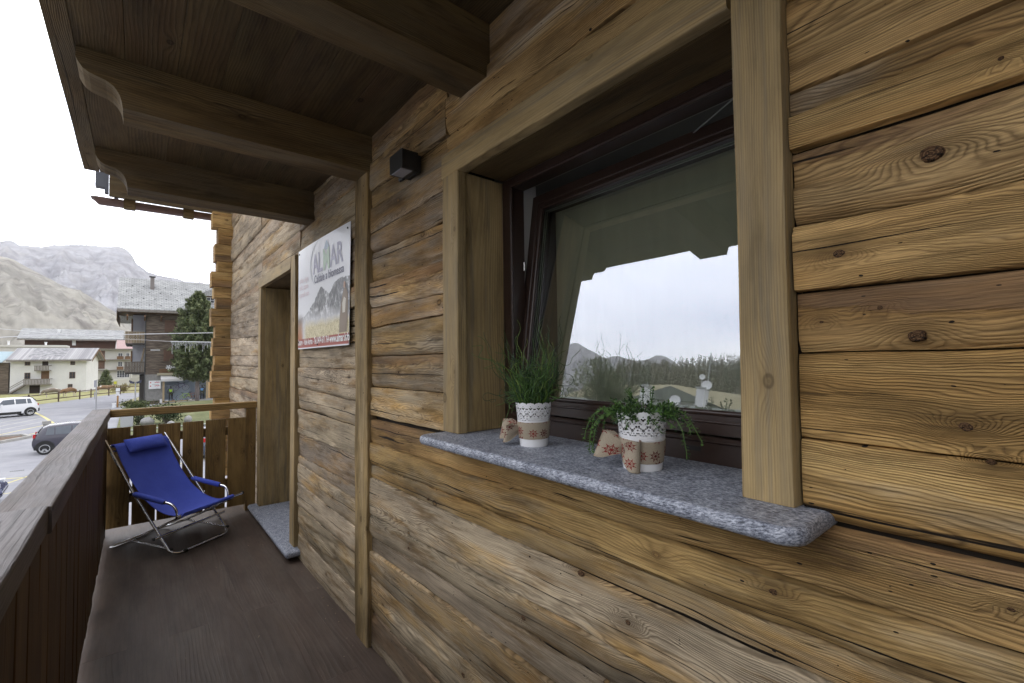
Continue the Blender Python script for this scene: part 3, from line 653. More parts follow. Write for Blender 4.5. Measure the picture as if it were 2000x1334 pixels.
# dry crumbs and a dead leaf or two along the foot of the wall: loose litter
g = MB()
for k in range(70):
    y = rng.uniform(.6, 4.9); x = .925 - abs(rng.gauss(0, .05)) if k % 3 else rng.uniform(-.1, .8); s_ = rng.uniform(.0015, .005); a = rng.uniform(0, 3.1)
    g.obox((x, y, .0006 + s_ * .2), (cos(a), sin(a), .1), (-sin(a), cos(a), 0), (0, 0, 1), s_ * rng.uniform(1, 3), s_, s_ * .4)
tag(g.build('floor_litter', plain('dry_litter', (.20, .16, .11), .95)), kind='stuff')
# ------------------------------------------------------------------ poster on the wall
pm, n = newmat('printed_poster')
uv = n.sep(n.uv()); u, v = uv[0], uv[1]        # u across from the left edge, v up, both 0..1
def band(n, f, a, b, s=.004):
    return n.mul(n.ramp(n.math('DIVIDE', n.sub(f, a), s), [(0., 0.), (1., 1.)]), n.ramp(n.math('DIVIDE', n.sub(b, f), s), [(0., 0.), (1., 1.)]))
white = (.80, .81, .84)
mn = n.noise(n.comb(n.mul(u, 7.), n.mul(v, 5.), 2.), 1., 6., .62)
mr = n.noise(n.comb(n.mul(u, 26.), n.mul(v, 12.), 6.), 1., 5., .7)
# ridge line of the printed mountains
rid = n.add(n.ramp(u, [(0., .300), (.18, .33), (.38, .44), (.52, .565), (.58, .53), (.68, .47), (.76, .55), (.86, .575), (1., .56)]), n.mul(n.sub(n.noise(n.comb(n.mul(u, 30.), 1., 0.), 1., 4., .7), .5), .06))
inm = n.ramp(n.math('DIVIDE', n.sub(rid, v), .006), [(0., 0.), (1., 1.)])
rock = n.ramp(n.add(mr, n.mul(n.sub(mn, .5), .5)), [(.36, (.80, .81, .84)), (.43, (.34, .35, .37)), (.55, (.16, .165, .18)), (.75, (.09, .095, .11))])
c = n.mix(inm, white, rock)
straw = n.ramp(n.noise(n.comb(n.mul(u, 60.), n.mul(v, 34.), n.mul(u, 30.)), 1., 3., .7, 1.5), [(.35, (.34, .27, .12)), (.5, (.66, .58, .36)), (.7, (.82, .76, .58))])
sm = n.ramp(n.add(v, n.mul(n.sub(mn, .5), .12)), [(.20, 1.), (.27, 0.)])
snow = n.ramp(n.add(v, n.mul(n.sub(mn, .5), .2)), [(.25, 1.), (.36, 0.)])
c = n.mix(n.mul(snow, .75), c, (.78, .78, .80)); c = n.mix(n.mul(sm, n.ramp(u, [(.13, 0.), (.2, 1.)])), c, straw)
flame = n.mul(n.ramp(n.add(u, n.mul(n.sub(mn, .5), .1)), [(.08, 1.), (.14, 0.)]), n.ramp(v, [(.28, 1.), (.36, 0.)]))
c = n.mix(flame, c, n.ramp(v, [(.1, (.45, .14, .04)), (.22, (.36, .20, .12)), (.3, (.20, .18, .18))]))
red = n.ramp(v, [(.098, 1.), (.101, 0.)]); c = n.mix(red, c, (.36, .055, .04))
c = n.mix(n.ramp(v, [(.010, 1.), (.013, 0.)]), c, white)
n.out(n.bsdf(c, .28, None, spec=.5))
PY0, PY1, PZ0, PZ1 = 3.645, 2.588, 1.548, 2.262
def pp(u_, v_, d=0.):
    x = .925 - .018 * sin(pi * u_) * v_ ** 2 + .010 * u_ * v_ - d
    return (x, PY0 + (PY1 - PY0) * u_, PZ0 + (PZ1 - PZ0) * v_ + .018 * (1 - u_) * v_ - .008 * sin(pi * u_) * v_)
pr = empty('poster_board', (.92, 3.1, 1.55), 'warped white advertising board with a mountain picture and red bottom strip, beside the doorway', 'poster')
us = np.linspace(0, 1, 25); Pn = np.array([[pp(a, b_) for b_ in us] for a in us]); Pb = Pn + np.array([.003, 0, 0])
g = MB(); UU, VV = np.meshgrid(us, us, indexing='ij'); g.grid(Pn, UU, VV); g.grid(Pb, UU * 0 + .5, VV * 0 + .8, flip=True)
for ed, edb in ((Pn[0], Pb[0]), (Pn[-1], Pb[-1]), (Pn[:, 0], Pb[:, 0]), (Pn[:, -1], Pb[:, -1])): g.grid(np.stack([ed, edb]), np.zeros((2, 25)) + .5, np.zeros((2, 25)) + .8)
put(g.build('board', pm, None, True, 40), pr)
def text_mesh(body, size, fn, name, mat, parent, sx=1., bold=0., align='LEFT'):
    """lettering: vertices of a text object are bent onto a surface by fn(x, y)"""
    c_ = bpy.data.curves.new(name, 'FONT'); c_.body = body; c_.size = size; c_.offset = bold; c_.resolution_u = 3; c_.align_x = align
    to = bpy.data.objects.new(name, c_); col.objects.link(to); dg = bpy.context.evaluated_depsgraph_get()
    me = bpy.data.meshes.new_from_object(to.evaluated_get(dg)); col.objects.unlink(to); bpy.data.objects.remove(to)
    for v_ in me.vertices: v_.co = fn(v_.co.x * sx, v_.co.y)
    me.materials.clear(); me.materials.append(mat); o = bpy.data.objects.new(name, me); col.objects.link(o)
    if parent: put(o, parent)
    return o
Wd, Hd = PY0 - PY1, PZ1 - PZ0
def pfn(u0, v0, shear=0.):
    return lambda x, y: Vector(pp(u0 + x / Wd, v0 + y / Hd, .0022))
ink = plain('faded_violet_ink', (.46, .45, .57), .4); ink2 = plain('dark_blue_ink', (.20, .20, .27), .4); pink = plain('faded_pink_ink', (.74, .62, .64), .4)
wink = plain('white_ink', (.85, .85, .85), .4); yg = plain('faded_green_ink', (.50, .64, .50), .4); tq = plain('faded_blue_ink', (.50, .60, .70), .4)
text_mesh('AL', .185, pfn(.375, .700), 'lettering', ink, pr, .92, .003)
text_mesh('AR', .185, pfn(.700, .700), 'lettering', ink, pr, .92, .003)
text_mesh('M', .185, pfn(.578, .700), 'lettering', yg, pr, .88, .006)
text_mesh('Caldaie a biomassa', .074, pfn(.395, .608), 'lettering', ink2, pr, .98, .0016)
text_mesh('caldaie a legna,', .052, pfn(.035, .665), 'lettering', pink, pr, .8, .0006)
text_mesh('pellet, cippato', .052, pfn(.035, .595), 'lettering', pink, pr, .8, .0008)
text_mesh('e pannelli solari', .052, pfn(.035, .520), 'lettering', pink, pr, .78, .0008)
text_mesh('Lutago - Valle Aurina - Tel. 0474 671 764 -', .060, pfn(.008, .040), 'lettering', wink, pr, .70, .0012)
text_mesh('www.almar.info', .068, pfn(.690, .038), 'lettering', wink, pr, .80, .0018)
g = MB(); tri = [(.60, .885), (.695, .885), (.648, .955)]; g.poly([pp(a, b_, .002) for a, b_ in tri]); g.poly([pp(a, b_, .002) for a, b_ in ((.628, .87), (.668, .87), (.668, .886), (.628, .886))][::-1]); put(g.build('house_emblem', tq), pr)
g = MB(); arc = [(.60 + .30 * cos(a) * .95, .77 + .235 * sin(a)) for a in np.linspace(R(105), R(228), 40)]
vs = []; 
for i, (a, b_) in enumerate(arc):
    wd = .012 * sin(pi * (i + 1) / 42) ** .6; vs += [pp(a - wd, b_, .002), pp(a + wd, b_, .002)]
g.add(vs, [(2 * i, 2 * i + 1, 2 * i + 3, 2 * i + 2) for i in range(39)]); put(g.build('logo_arc', plain('pale_grey_ink', (.60, .62, .66), .4)), pr)
def blob(mb, pts, d=.002): mb.poly([pp(a, b_, d) for a, b_ in pts])
g = MB(); blob(g, [(.85, .11), (.97, .11), (.985, .30), (.98, .42), (.955, .47), (.925, .475), (.90, .42), (.875, .33), (.855, .22)]); put(g.build('printed_figure', plain('printed_brown_cloth', (.26, .20, .15), .4)), pr)
g = MB(); blob(g, [(.905, .27), (.945, .27), (.955, .38), (.925, .40), (.90, .35)], .003); put(g.build('printed_shirt', plain('printed_cream', (.62, .58, .50), .4)), pr)
g = MB(); blob(g, [(.915, .475), (.945, .475), (.945, .515), (.93, .53), (.915, .515)], .003); put(g.build('printed_head', plain('printed_skin', (.45, .28, .20), .4)), pr)
for (a, b_) in ((.035, .965), (.965, .955), (.97, .07), (.45, .03), (.02, .07)):
    g = MB(); q = Vector(pp(a, b_, .002)); g.tube([q + Vector((.01, 0, 0)), q - Vector((.002, 0, 0))], .006, 10); put(g.build('nail', M['black_plastic']), pr)

# ------------------------------------------------------------------ folding deck chair
ang = -52.2
ch = empty('deck_chair', (-.178, 4.822, 0.), 'blue canvas folding deck chair with chromed tube frame and headrest pillow', 'deck chair', R(ang))
cloth_m, n = newmat('blue_canvas')
oc = n.obj(); sp = n.sep(oc)
wv = n.add(n.noise(n.comb(n.mul(sp[0], 900.), n.mul(sp[1], 60.), n.mul(sp[2], 60.)), 1., 2.), n.noise(n.comb(n.mul(sp[0], 60.), n.mul(sp[1], 900.), n.mul(sp[2], 300.)), 1., 2.))
cn_ = n.noise(oc, 5., 4., .6)
c = n.mix(n.ramp(cn_, [(.3, 0.), (.7, 1.)]), (.050, .078, .42), (.068, .104, .50)); c = n.mix(1., c, n.ramp(n.mul(wv, .5), [(.3, .86), (.7, 1.12)]), 'MULTIPLY')
n.out(n.bsdf(c, .85, n.bump(n.madd(n.noise(oc, 14., 3.), 3., wv), .0015, .5), spec=.2, Sheen_Weight=.15)); CL = cloth_m
CH = M['chrome']; BK = M['rubber']; ZT = .011
def cpart(mb, name, mat, ang_=50): o = mb.build(name, mat, ch, True, ang_); return o
# local axes: x = back to front, y = across (0 near, .50 far), z up.   (y is mirrored so that it runs to the right of x)
def L(d, w_, z): return (d, w_, z)
def arc3(p0, p1, p2, n_=8):
    p0, p1, p2 = Vector(p0), Vector(p1), Vector(p2); return [p0 * (1 - t) ** 2 + p1 * 2 * t * (1 - t) + p2 * t * t for t in np.linspace(0, 1, n_)]
W0, W1 = .018, .505
rail = lambda w_: [L(-.050, w_, .850)]
a = [L(-.048, W0, .850), L(.25, W0, .452), L(.555, W0, .095)] + arc3(L(.60, W0, .045), L(.645, W0 + .005, ZT), L(.65, W0 + .075, ZT))
b_ = arc3(L(.665, W1 - .075, ZT), L(.665, W1 - .005, ZT), L(.62, W1, .055)) + [L(.56, W1, .125), L(.30, W1, .432), L(-.048, W1, .850)]
g = MB(); g.tube(a + b_, .0105, 12); cpart(g, 'back_frame', CH)
g = MB(); g.tube([L(.652, .09, ZT), L(.654, .12, ZT)], .0125, 12); cpart(g, 'foot_sleeve', BK); g = MB(); g.tube([L(.660, .395, ZT), L(.662, .425, ZT)], .0125, 12); cpart(g, 'foot_sleeve', BK)
# seat and rear floor frame
a = [L(.705, .04, .300), L(.49, .04, .205), L(.225, .035, .088)] + arc3(L(.07, .03, .028), L(.0, .012, ZT), L(-.005, .075, ZT)) + arc3(L(-.02, .44, ZT), L(-.02, .515, ZT), L(.05, .495, .03)) + [L(.235, .482, .094), L(.50, .482, .208), L(.715, .482, .306)]
g = MB(); g.tube(a, .0095, 12); cpart(g, 'seat_frame', CH)
g = MB(); g.tube([L(.690, -.005, .300), L(.715, .58, .318)], .0105, 12); cpart(g, 'front_bar', CH)
g = MB(); g.tube([L(.715, .58, .318), L(.7155, .592, .3185)], .0125, 12); cpart(g, 'end_cap', BK)
g = MB(); g.tube([L(.520, -.028, .140), L(.590, .525, .170)], .0095, 12); cpart(g, 'stretcher', CH)
g = MB(); g.tube([L(.520, -.028, .140), L(.518, -.040, .1395)], .0115, 12); cpart(g, 'end_cap', BK)
for w_, d1 in ((.028, .610), (.492, .655)):
    g = MB(); g.tube([L(.225, w_, .088), L(d1, w_ - .004, .050 if w_ < .1 else .060)], .0075, 10); cpart(g, 'brace', CH)
    g = MB(); g.tube([L(d1 - .006, w_ - .004, .051 if w_ < .1 else .061), L(d1 + .012, w_ - .004, .049 if w_ < .1 else .059)], .0095, 10); cpart(g, 'end_cap', BK)
g = MB(); g.tube([L(-.010, W0, .800), L(-.010, W1, .800)], .009, 10); g.tube([L(.020, W0, .762), L(.020, W1, .762)], .009, 10); cpart(g, 'top_bar', CH)
for w_, s1 in ((W0, -1), (W1, 1)):
    y = w_ + s1 * .004
    g = MB(); g.tube([L(.245, y, .448), L(.26, y, .447), L(.555, y, .400)] + arc3(L(.60, y, .393), L(.672, y - s1 * .008, .372), L(.655, y - s1 * .02, .275)), .0095, 12); arm = cpart(g, 'armrest', CH)
    g = MB(); g.tube([L(.262, y, .4465), L(.275, y, .446), L(.41, y, .424), L(.545, y, .402), L(.558, y, .4)], [.014, .0195, .0195, .0195, .015], 14); cpart(g, 'arm_sleeve', CL)
    g = MB(); g.tube([L(.246, y + s1 * .012, .448), L(.246, y - s1 * .012, .448)], .013, 10); cpart(g, 'pivot_cap', BK)
    g = MB(); g.tube([L(.556, y, .4), L(.562, y, .399)], .0145, 12); cpart(g, 'sleeve_end', BK)
# canvas sling
cur = [(-.012, .812), (.022, .806), (.055, .735), (.085, .678), (.131, .606), (.208, .505), (.313, .398), (.43, .326), (.531, .296), (.62, .290), (.690, .300), (.712, .322)]
from_ = np.array(cur); tt = np.linspace(0, len(cur) - 1, 60); dd = np.interp(tt, range(len(cur)), from_[:, 0]); zz = np.interp(tt, range(len(cur)), from_[:, 1])
k = np.ones(5) / 5; dd[2:-2] = np.convolve(dd, k, 'valid'); zz[2:-2] = np.convolve(zz, k, 'valid')
ws = np.linspace(0, 1, 24); P = np.zeros((60, 24, 3))
for i in range(60):
    t = i / 59; inset = .024 + .012 * sin(pi * t)
    for j, w_ in enumerate(ws):
        y = W0 + inset + (W1 - W0 - 2 * inset) * w_
        sag = -.016 * sin(pi * w_) * sin(pi * t); wr = .0025 * float(vn(t * 14 + w_ * 2, w_ * 5, 9.))
        P[i, j] = (dd[i], y, zz[i] + sag + wr)
g = MB(); g.grid(P); g.grid(P - np.array([.002, 0, .003]), flip=True)
# hems
for j in (0, 23): g.tube([tuple(q) for q in P[:, j]], .0035, 6)
cpart(g, 'canvas_seat', CL, 60)
g = MB(); g.tube([L(.694, .03, .3025), L(.712, .49, .319)], .0145, 14); cpart(g, 'front_sleeve', CL)
g = MB(); g.tube([L(-.010, .055, .801), L(-.010, .47, .801)], .013, 12); cpart(g, 'top_sleeve', CL)
# pillow
nu, nw = 22, 26; top_ = np.zeros((nu, nw, 3)); bot_ = np.zeros((nu, nw, 3)); nrm = Vector((.78, 0, .62)).normalized(); dn = Vector((.62, 0, -.78)).normalized()
for i in range(nu):
    for j in range(nw):
        a, c_ = i / (nu - 1), j / (nw - 1); q = Vector((-.008, .125 + .315 * c_, .828)) + dn * (.118 * a); puff = (sin(pi * a) ** .45) * (sin(pi * c_) ** .35) if 0 < a < 1 and 0 < c_ < 1 else 0
        wr = .003 * float(vn(a * 4, c_ * 9, 4.)); top_[i, j] = q + nrm * (.012 + puff * .030 + wr * puff); bot_[i, j] = q + nrm * (.010 - puff * .006)
g = MB(); g.grid(top_, flip=True); g.grid(bot_); pts = [tuple(q) for q in top_[0]] + [tuple(q) for q in top_[:, -1]] + [tuple(q) for q in top_[-1][::-1]] + [tuple(q) for q in top_[:, 0][::-1]]
g.tube(pts, .0028, 6); cpart(g, 'pillow', CL, 70)

# ------------------------------------------------------------------ the two lace pots on the sill
lace, n = newmat('white_lace_metal')
uv = n.sep(n.uv()); z = uv[1]; N_ = 14.; cu = n.mul(uv[0], N_); fx = n.sub(n.math('FRACT', cu), .5); fx2 = n.sub(n.math('FRACT', n.add(cu, .5)), .5)
def disc(cx, cz, r, asp=1., ff=None):
    dx = n.mul(n.sub(n.math('ABSOLUTE', ff or fx), cx), .0245); dz = n.mul(n.sub(z, cz), asp)
    return n.math('LESS_THAN', n.add(n.mul(dx, dx), n.mul(dz, dz)), r * r)
hs = [disc(0., .112, .0026), disc(0., .090, .0033), disc(.14, .1145, .0019), disc(.2, .094, .0019), disc(.38, .098, .0024, .7), disc(.3, .106, .0016), disc(.42, .112, .0020), disc(0., .0785, .0016), disc(.25, .079, .0026, 1.6),
      disc(.42, .0835, .0018), disc(.17, .1035, .0015), disc(0., .1195, .0013), disc(.12, .084, .0015), disc(.46, .0905, .0014)]
h_ = hs[0]
for q in hs[1:]: h_ = n.math('MAXIMUM', h_, q)
du = n.mul(n.sub(n.math('FRACT', n.mul(uv[0], N_ * 5)), .5), .0049)
for zc in (.0722, .0692): h_ = n.math('MAXIMUM', h_, n.math('LESS_THAN', n.add(n.mul(du, du), n.math('POWER', n.sub(z, zc), 2.)), .00075 ** 2))
bs = n.bsdf((.80, .80, .82), .38); trn = n.n.new('ShaderNodeBsdfTransparent'); ms = n.n.new('ShaderNodeMixShader'); n.l.new(h_, ms.inputs[0]); n.l.new(bs, ms.inputs[1]); n.l.new(trn.outputs[0], ms.inputs[2]); n.out(ms.outputs[0])
bur, n = newmat('printed_burlap')
uv = n.uv(); sc_ = n.n.new('ShaderNodeVectorMath'); sc_.operation = 'SCALE'; n.l.new(uv, sc_.inputs[0]); sc_.inputs['Scale'].default_value = 1.
vo = n.vor(uv, 25., .5); P_ = n.sep(vo['Position']); q = n.sep(uv); cc = n.sep(vo['Color'])
dx = n.mul(n.sub(q[0], n.math('DIVIDE', P_[0], 1.)), 1.); dy = n.sub(q[1], P_[1])
r_ = n.math('SQRT', n.add(n.mul(dx, dx), n.mul(dy, dy))); th = n.add(n.math('ARCTAN2', dy, dx), n.mul(cc[0], 1.))
size = n.madd(cc[1], .005, .0135)
rn_ = n.math('DIVIDE', r_, size)
arm_ = n.math('LESS_THAN', n.mul(n.math('ABSOLUTE', n.math('SINE', n.mul(th, 4.))), rn_), .17)
br = n.math('LESS_THAN', n.math('ABSOLUTE', n.sub(rn_, n.madd(n.math('ABSOLUTE', n.math('COSINE', n.mul(th, 4.))), .26, .42))), .075)
ins = n.math('LESS_THAN', rn_, 1.)
fl = n.mul(n.math('MAXIMUM', arm_, br), ins)
weave = n.noise(n.comb(n.mul(q[0], 1400.), n.mul(q[1], 300.), 0.), 1., 2.); weave2 = n.noise(n.comb(n.mul(q[0], 300.), n.mul(q[1], 1400.), 4.), 1., 2.); wsum = n.mul(n.add(weave, weave2), .5)
c = n.mix(n.ramp(wsum, [(.35, 0.), (.65, 1.)]), (.29, .24, .18), (.43, .37, .285)); c = n.mix(fl, c, n.mix(cc[2], (.26, .025, .025), (.09, .014, .014)))
n.out(n.bsdf(c, .9, n.bump(wsum, .0006, .8), spec=.1))
leaf_a = plain('fresh_leaf_green', (.075, .155, .030), .55, nscale=30, namt=.35); leaf_b = plain('deep_leaf_green', (.025, .065, .020), .5, nscale=30, namt=.3); leaf_c = plain('yellow_leaf_green', (.16, .24, .04), .55)
soil = plain('dark_potting_soil', (.03, .02, .014), .95)
def pot(root, rb, rt, h, zoff):
    """tapered sheet-metal pot with a lace collar; zoff maps the collar pattern"""
    g = MB(); n_ = 112
    k = h / .128
    prof = [(0., .002), (rb * .96, .002), (rb, .0), (rb * 1.005, .003), (rb + (rt - rb) * .52, h * .53), (rb + (rt - rb) * .535 + .0012, h * .535), (rb + (rt - rb) * .55, h * .545)]
    g.lathe(prof, n_); body = g.build('pot_wall', plain('white_pot_metal', (.80, .80, .82), .38), root, True, 40)
    g = MB(); vs = []; zs = np.linspace(.545, 1., 10); rows_ = []
    for z_ in zs:
        row = []
        for i in range(n_ + 1):
            a = 2 * pi * i / n_; f_ = (i / n_ * 14) % 1
            top = 1. + (.030 * abs(sin(pi * f_)) + .016 * abs(sin(pi * f_ * 3)) - .02)
            zz_ = .545 + (top - .545) * (z_ - .545) / .455; r = rb + (rt - rb) * zz_; row.append((r * cos(a), r * sin(a), zz_ * h))
        rows_.append(row)
    P = np.array(rows_); U_, V_ = np.meshgrid(np.linspace(.545, 1., 10), np.linspace(0, 1, n_ + 1), indexing='ij'); g.grid(P, V_, P[:, :, 2] / k, flip=True)
    g.build('lace_collar', lace, root, True, 60)
    g = MB(); g.lathe([(0, h * .86), (rt * .93, h * .86)], 24); g.build('soil', soil, root)
def ribbon_band(g, rb, rt, h, z0, z1, tilt, ph):
    n_ = 60; rows_ = []
    for j in range(7):
        row = []
        for i in range(n_ + 1):
            a = 2 * pi * i / n_; zz_ = z0 + (z1 - z0) * j / 6 + tilt * cos(a - ph) + .0012 * float(vn(i * .4, j * .7, 2.))
            r = rb + (rt - rb) * zz_ / h + .0018 + .0012 * sin(pi * j / 6) + .0008 * float(vn(i * .3, j, 5.)); row.append((r * cos(a), r * sin(a), zz_))
        rows_.append(row)
    P = np.array(rows_); A_, B_ = np.meshgrid(np.linspace(z0, z1, 7), np.linspace(0, 2 * pi * rb, n_ + 1), indexing='ij'); g.grid(P, B_, A_, flip=True)
def loop(g, c, d, side, ln, wd, th, twist=0., uo=0.):
    """one loop of the bow: a strap that goes out along d and returns"""
    c, d, side = Vector(c), Vector(d).normalized(), Vector(side).normalized(); up_ = d.cross(side).normalized(); n_ = 26; P = np.zeros((n_, 9, 3)); A_ = np.zeros((n_, 9)); B_ = np.zeros((n_, 9))
    for i in range(n_):
        t = i / (n_ - 1); a = 2 * pi * t; along = ln * (1 - cos(a)) / 2; thick = th * sin(a) * (.4 + .6 * (1 - cos(a)) / 2)
        wv_ = wd * (.45 + .55 * min(1, along / ln * 1.6))
        for j in range(9):
            s_ = (j / 8 - .5) * wv_; cr = .004 * sin(j / 8 * pi * 2 + 1) * (1 - along / ln)
            P[i, j] = c + d * along + up_ * (thick + cr + twist * s_ * along / ln) + side * s_; A_[i, j] = uo + t * ln * 2; B_[i, j] = s_ + .3
    g.grid(P, A_, B_)
    for j in (0, 8): g.tube([tuple(q) for q in P[:, j]], .0009, 5)
# left pot, curly grass
p1 = empty('potted_grass', (.988, 1.098, 1.1802), 'small white lace pot of curly green grass, nearer the far window jamb', 'potted plant', 0., 'white lace pots on the granite sill')
pot(p1, .0445, .0575, .136, 0.)
g = MB(); ribbon_band(g, .0445, .0575, .136, .025, .078, .001, 0.); rb_ = g.build('ribbon', bur, p1, True, 60)
g = MB(); cdir = Vector((-.70, .30, 0)); loop(g, Vector((-.034, .036, .052)), (-.42, .90, -.05), (.12, -.05, 1), .060, .062, .024, .2, .02); loop(g, Vector((-.040, .022, .052)), (-.72, .66, -.32), (.1, -.2, 1), .052, .056, .020, -.4, .31)
g.tube([(-.034, .024, .036), (-.036, .026, .066)], .006, 8); bw = g.build('bow', bur, rb_, True, 60)
g = MB(); g2 = MB(); g3 = MB()
for k in range(330):
    a = rng.uniform(0, 2 * pi); r0 = .046 * math.sqrt(rng.random()); tall = rng.random() < .16; h_ = rng.uniform(.22, .33) if tall else rng.uniform(.08, .21); lean = rng.uniform(.05, .8)
    p_ = Vector((r0 * cos(a), r0 * sin(a), .118)); d = Vector((cos(a) * lean * .8 - .06, sin(a) * lean * .8 + .05, 1)).normalized(); n_ = max(10, int(h_ / .0085)); pts = [p_]; ph = rng.uniform(0, 6.28); fr_ = rng.uniform(.25, .6); kk = rng.uniform(.2, .85)
    ax = Vector((rng.gauss(0, 1), rng.gauss(0, 1), rng.gauss(0, .6))).normalized()
    for i in range(n_):
        t = i / n_; ax = (ax + Vector((rng.gauss(0, .2), rng.gauss(0, .2), rng.gauss(0, .15)))).normalized(); d = (Matrix.Rotation(kk * sin(ph + i * fr_) * (.30 + .8 * t), 3, ax) @ d).normalized(); d.z += .035 * (1 - t); d.normalize(); pts.append(pts[-1] + d * h_ / n_)
    if k % 42 == 0:
        d = Vector((-.35, .75, .3)); pts = [p_ + Vector((0, 0, .02))]
        for i in range(18): d = (d + Vector((rng.uniform(-.5, .5), rng.uniform(-.2, .3), rng.uniform(-.35, .32)))).normalized(); pts.append(pts[-1] + d * .0085)
    rr = [.0016 * (1 - .6 * i / len(pts)) for i in range(len(pts))]; (g, g2, g3)[0 if k % 9 < 4 else 1 if k % 9 < 8 else 2].tube(pts, rr, 4, False)
fo = g2.build('grass_blades', leaf_b, p1, True); tag(fo)
g.build('bright_grass_blades', leaf_a, p1, True); g3.build('pale_grass_blades', leaf_c, p1, True)
# right pot, trailing plant
p2 = empty('potted_trailer', (.985, .688, 1.1802), 'larger white lace pot with trailing small-leaved plant and snowflake bow, nearer the camera', 'potted plant', 0., 'white lace pots on the granite sill')
pot(p2, .0475, .0625, .142, 0.)
g = MB(); ribbon_band(g, .0475, .0625, .142, .024, .078, .006, 1.2); rb_ = g.build('ribbon', bur, p2, True, 60)
g = MB(); loop(g, Vector((-.044, .026, .052)), (-.30, .92, .12), (.15, -.15, 1), .064, .064, .026, .5, .1); loop(g, Vector((-.058, .012, .044)), (-.10, -.95, -.10), (.0, -.06, 1), .048, .074, .018, 0., .42)
g.tube([(-.048, .012, .030), (-.050, .012, .066)], .007, 8); g.build('bow', bur, rb_, True, 60)
def sprig(stem, leaves, leaves2, p, d, n_, droop, step=.0068, ls=.0095):
    d = Vector(d).normalized(); p = Vector(p); pts = [p.copy()]
    for i in range(n_):
        d = (d + Vector((rng.uniform(-.16, .16), rng.uniform(-.16, .16), rng.uniform(-.12, .12) - droop))).normalized(); p = p + d * step; pts.append(p.copy())
        if i > 1:
            for s_ in (-1, 1):
                ax = d.cross(Vector((rng.uniform(-1, 1), rng.uniform(-1, 1), rng.uniform(-1, 1)))).normalized() * s_; t_ = (ax + d * .55 + Vector((0, 0, .15))).normalized(); sd_ = t_.cross(Vector((rng.uniform(-.3, .3), rng.uniform(-.3, .3), 1))).normalized()
                l_ = ls * rng.uniform(.6, 1.15); w_ = l_ * .33; q = p + t_ * .0015; nn = t_.cross(sd_) * (l_ * .12)
                (leaves if rng.random() < .55 else leaves2).add([q, q + t_ * l_ * .35 + sd_ * w_ + nn, q + t_ * l_ * .75 + sd_ * w_ * .8 + nn, q + t_ * l_, q + t_ * l_ * .75 - sd_ * w_ * .8 + nn, q + t_ * l_ * .35 - sd_ * w_ + nn], [(0, 1, 2, 3), (0, 3, 4, 5)])
    stem.tube(pts, [.0011] * len(pts), 5, False)
stm, lv, lv2 = MB(), MB(), MB()
for k in range(150):
    a = rng.uniform(0, 2 * pi); r0 = .044 * math.sqrt(rng.random()); sprig(stm, lv, lv2, (r0 * cos(a), r0 * sin(a), .124), (cos(a) * .8, sin(a) * .8, rng.uniform(.3, 1.1)), rng.randint(5, 10), rng.uniform(.0, .14))
for (a, l_) in ((2.0, 22), (2.2, 23), (2.4, 19), (1.8, 17), (2.1, 20), (2.5, 16), (-1.55, 20), (-1.2, 18), (-1.4, 13)):
    sprig(stm, lv, lv2, (.054 * cos(a), .054 * sin(a), .138), (cos(a), sin(a), .60), l_, .19 if a > 0 else .16, .0075, .0095)
for k in range(5): a = rng.uniform(0, 6.28); sprig(stm, lv, lv2, (.02 * cos(a), .02 * sin(a), .13), (cos(a) * .25, sin(a) * .25, 1), 10, 0., .0068)
stm.build('stems', leaf_a, p2, True); lv.build('foliage', leaf_a, p2); lv2.build('dark_foliage', leaf_b, p2)
# ------------------------------------------------------------------ ground, roads, hills
G = -3.2
def terr_mat(name, cols, scale, extra=None, rough=.95, bump=0.):
    m, n = newmat(name); oc = n.obj(); sp = n.sep(oc)
    f = n.noise(oc, scale, 6, .6); f2 = n.noise(oc, scale * 5.3, 4, .65); g_ = n.add(n.mul(f, .65), n.mul(f2, .35))
    k = len(cols); c = n.ramp(g_, [(.36 + .28 * i / (k - 1), cols[i]) for i in range(k)])
    if extra: c = extra(n, oc, sp, c)
    n.out(n.bsdf(c, rough, n.bump(f2, bump, 1.) if bump else None, spec=.15)); return m
asph = terr_mat('pale_worn_asphalt', [(.235, .235, .255), (.28, .28, .30), (.32, .32, .335)], .35)
def sheet(name, pts, z, mat, label=None, kind='structure', cat=None):
    g = MB(); g.poly([(x, y, z) for x, y in pts]); o = g.build(name, mat); 
    if kind: o['kind'] = kind
    if label: tag(o, label, cat)
    return o
meadow = terr_mat('dry_meadow_ground', [(.20, .19, .085), (.27, .25, .125), (.33, .30, .18)], .12)
g = MB(); n_ = 64; ring = [(9000 * cos(2 * pi * i / n_), 9000 * sin(2 * pi * i / n_), G) for i in range(n_)]; g.poly(ring); tag(g.build('ground', meadow), kind='structure')
sheet('road', [(-60, -60), (30, -60), (30, 40), (18, 46), (6.2, 49.5), (-1.2, 60.5), (-1.6, 64.9), (-1.4, 72), (2, 95), (-1.9, 95), (-3.94, 90.27), (-6.97, 81.58), (-8.96, 77.03), (-9.8, 75), (-60, 50)], G + .004, asph)
pave = terr_mat('pale_paving', [(.26, .26, .27), (.31, .31, .315), (.35, .345, .34)], .8)
g = MB(); P = np.array([[(x, y, G + (.0 if y < 60 else 0) + max(0., (x - .5)) * .06 + .01) for y in (59.5, 62, 64.6, 66.2)] for x in (-1.6, .4, 3., 6., 9., 14.)]); g.grid(P, flip=False); tag(g.build('pavement', pave), kind='structure')
grass = terr_mat('short_lawn', [(.095, .105, .05), (.135, .145, .07), (.20, .195, .105)], .5)
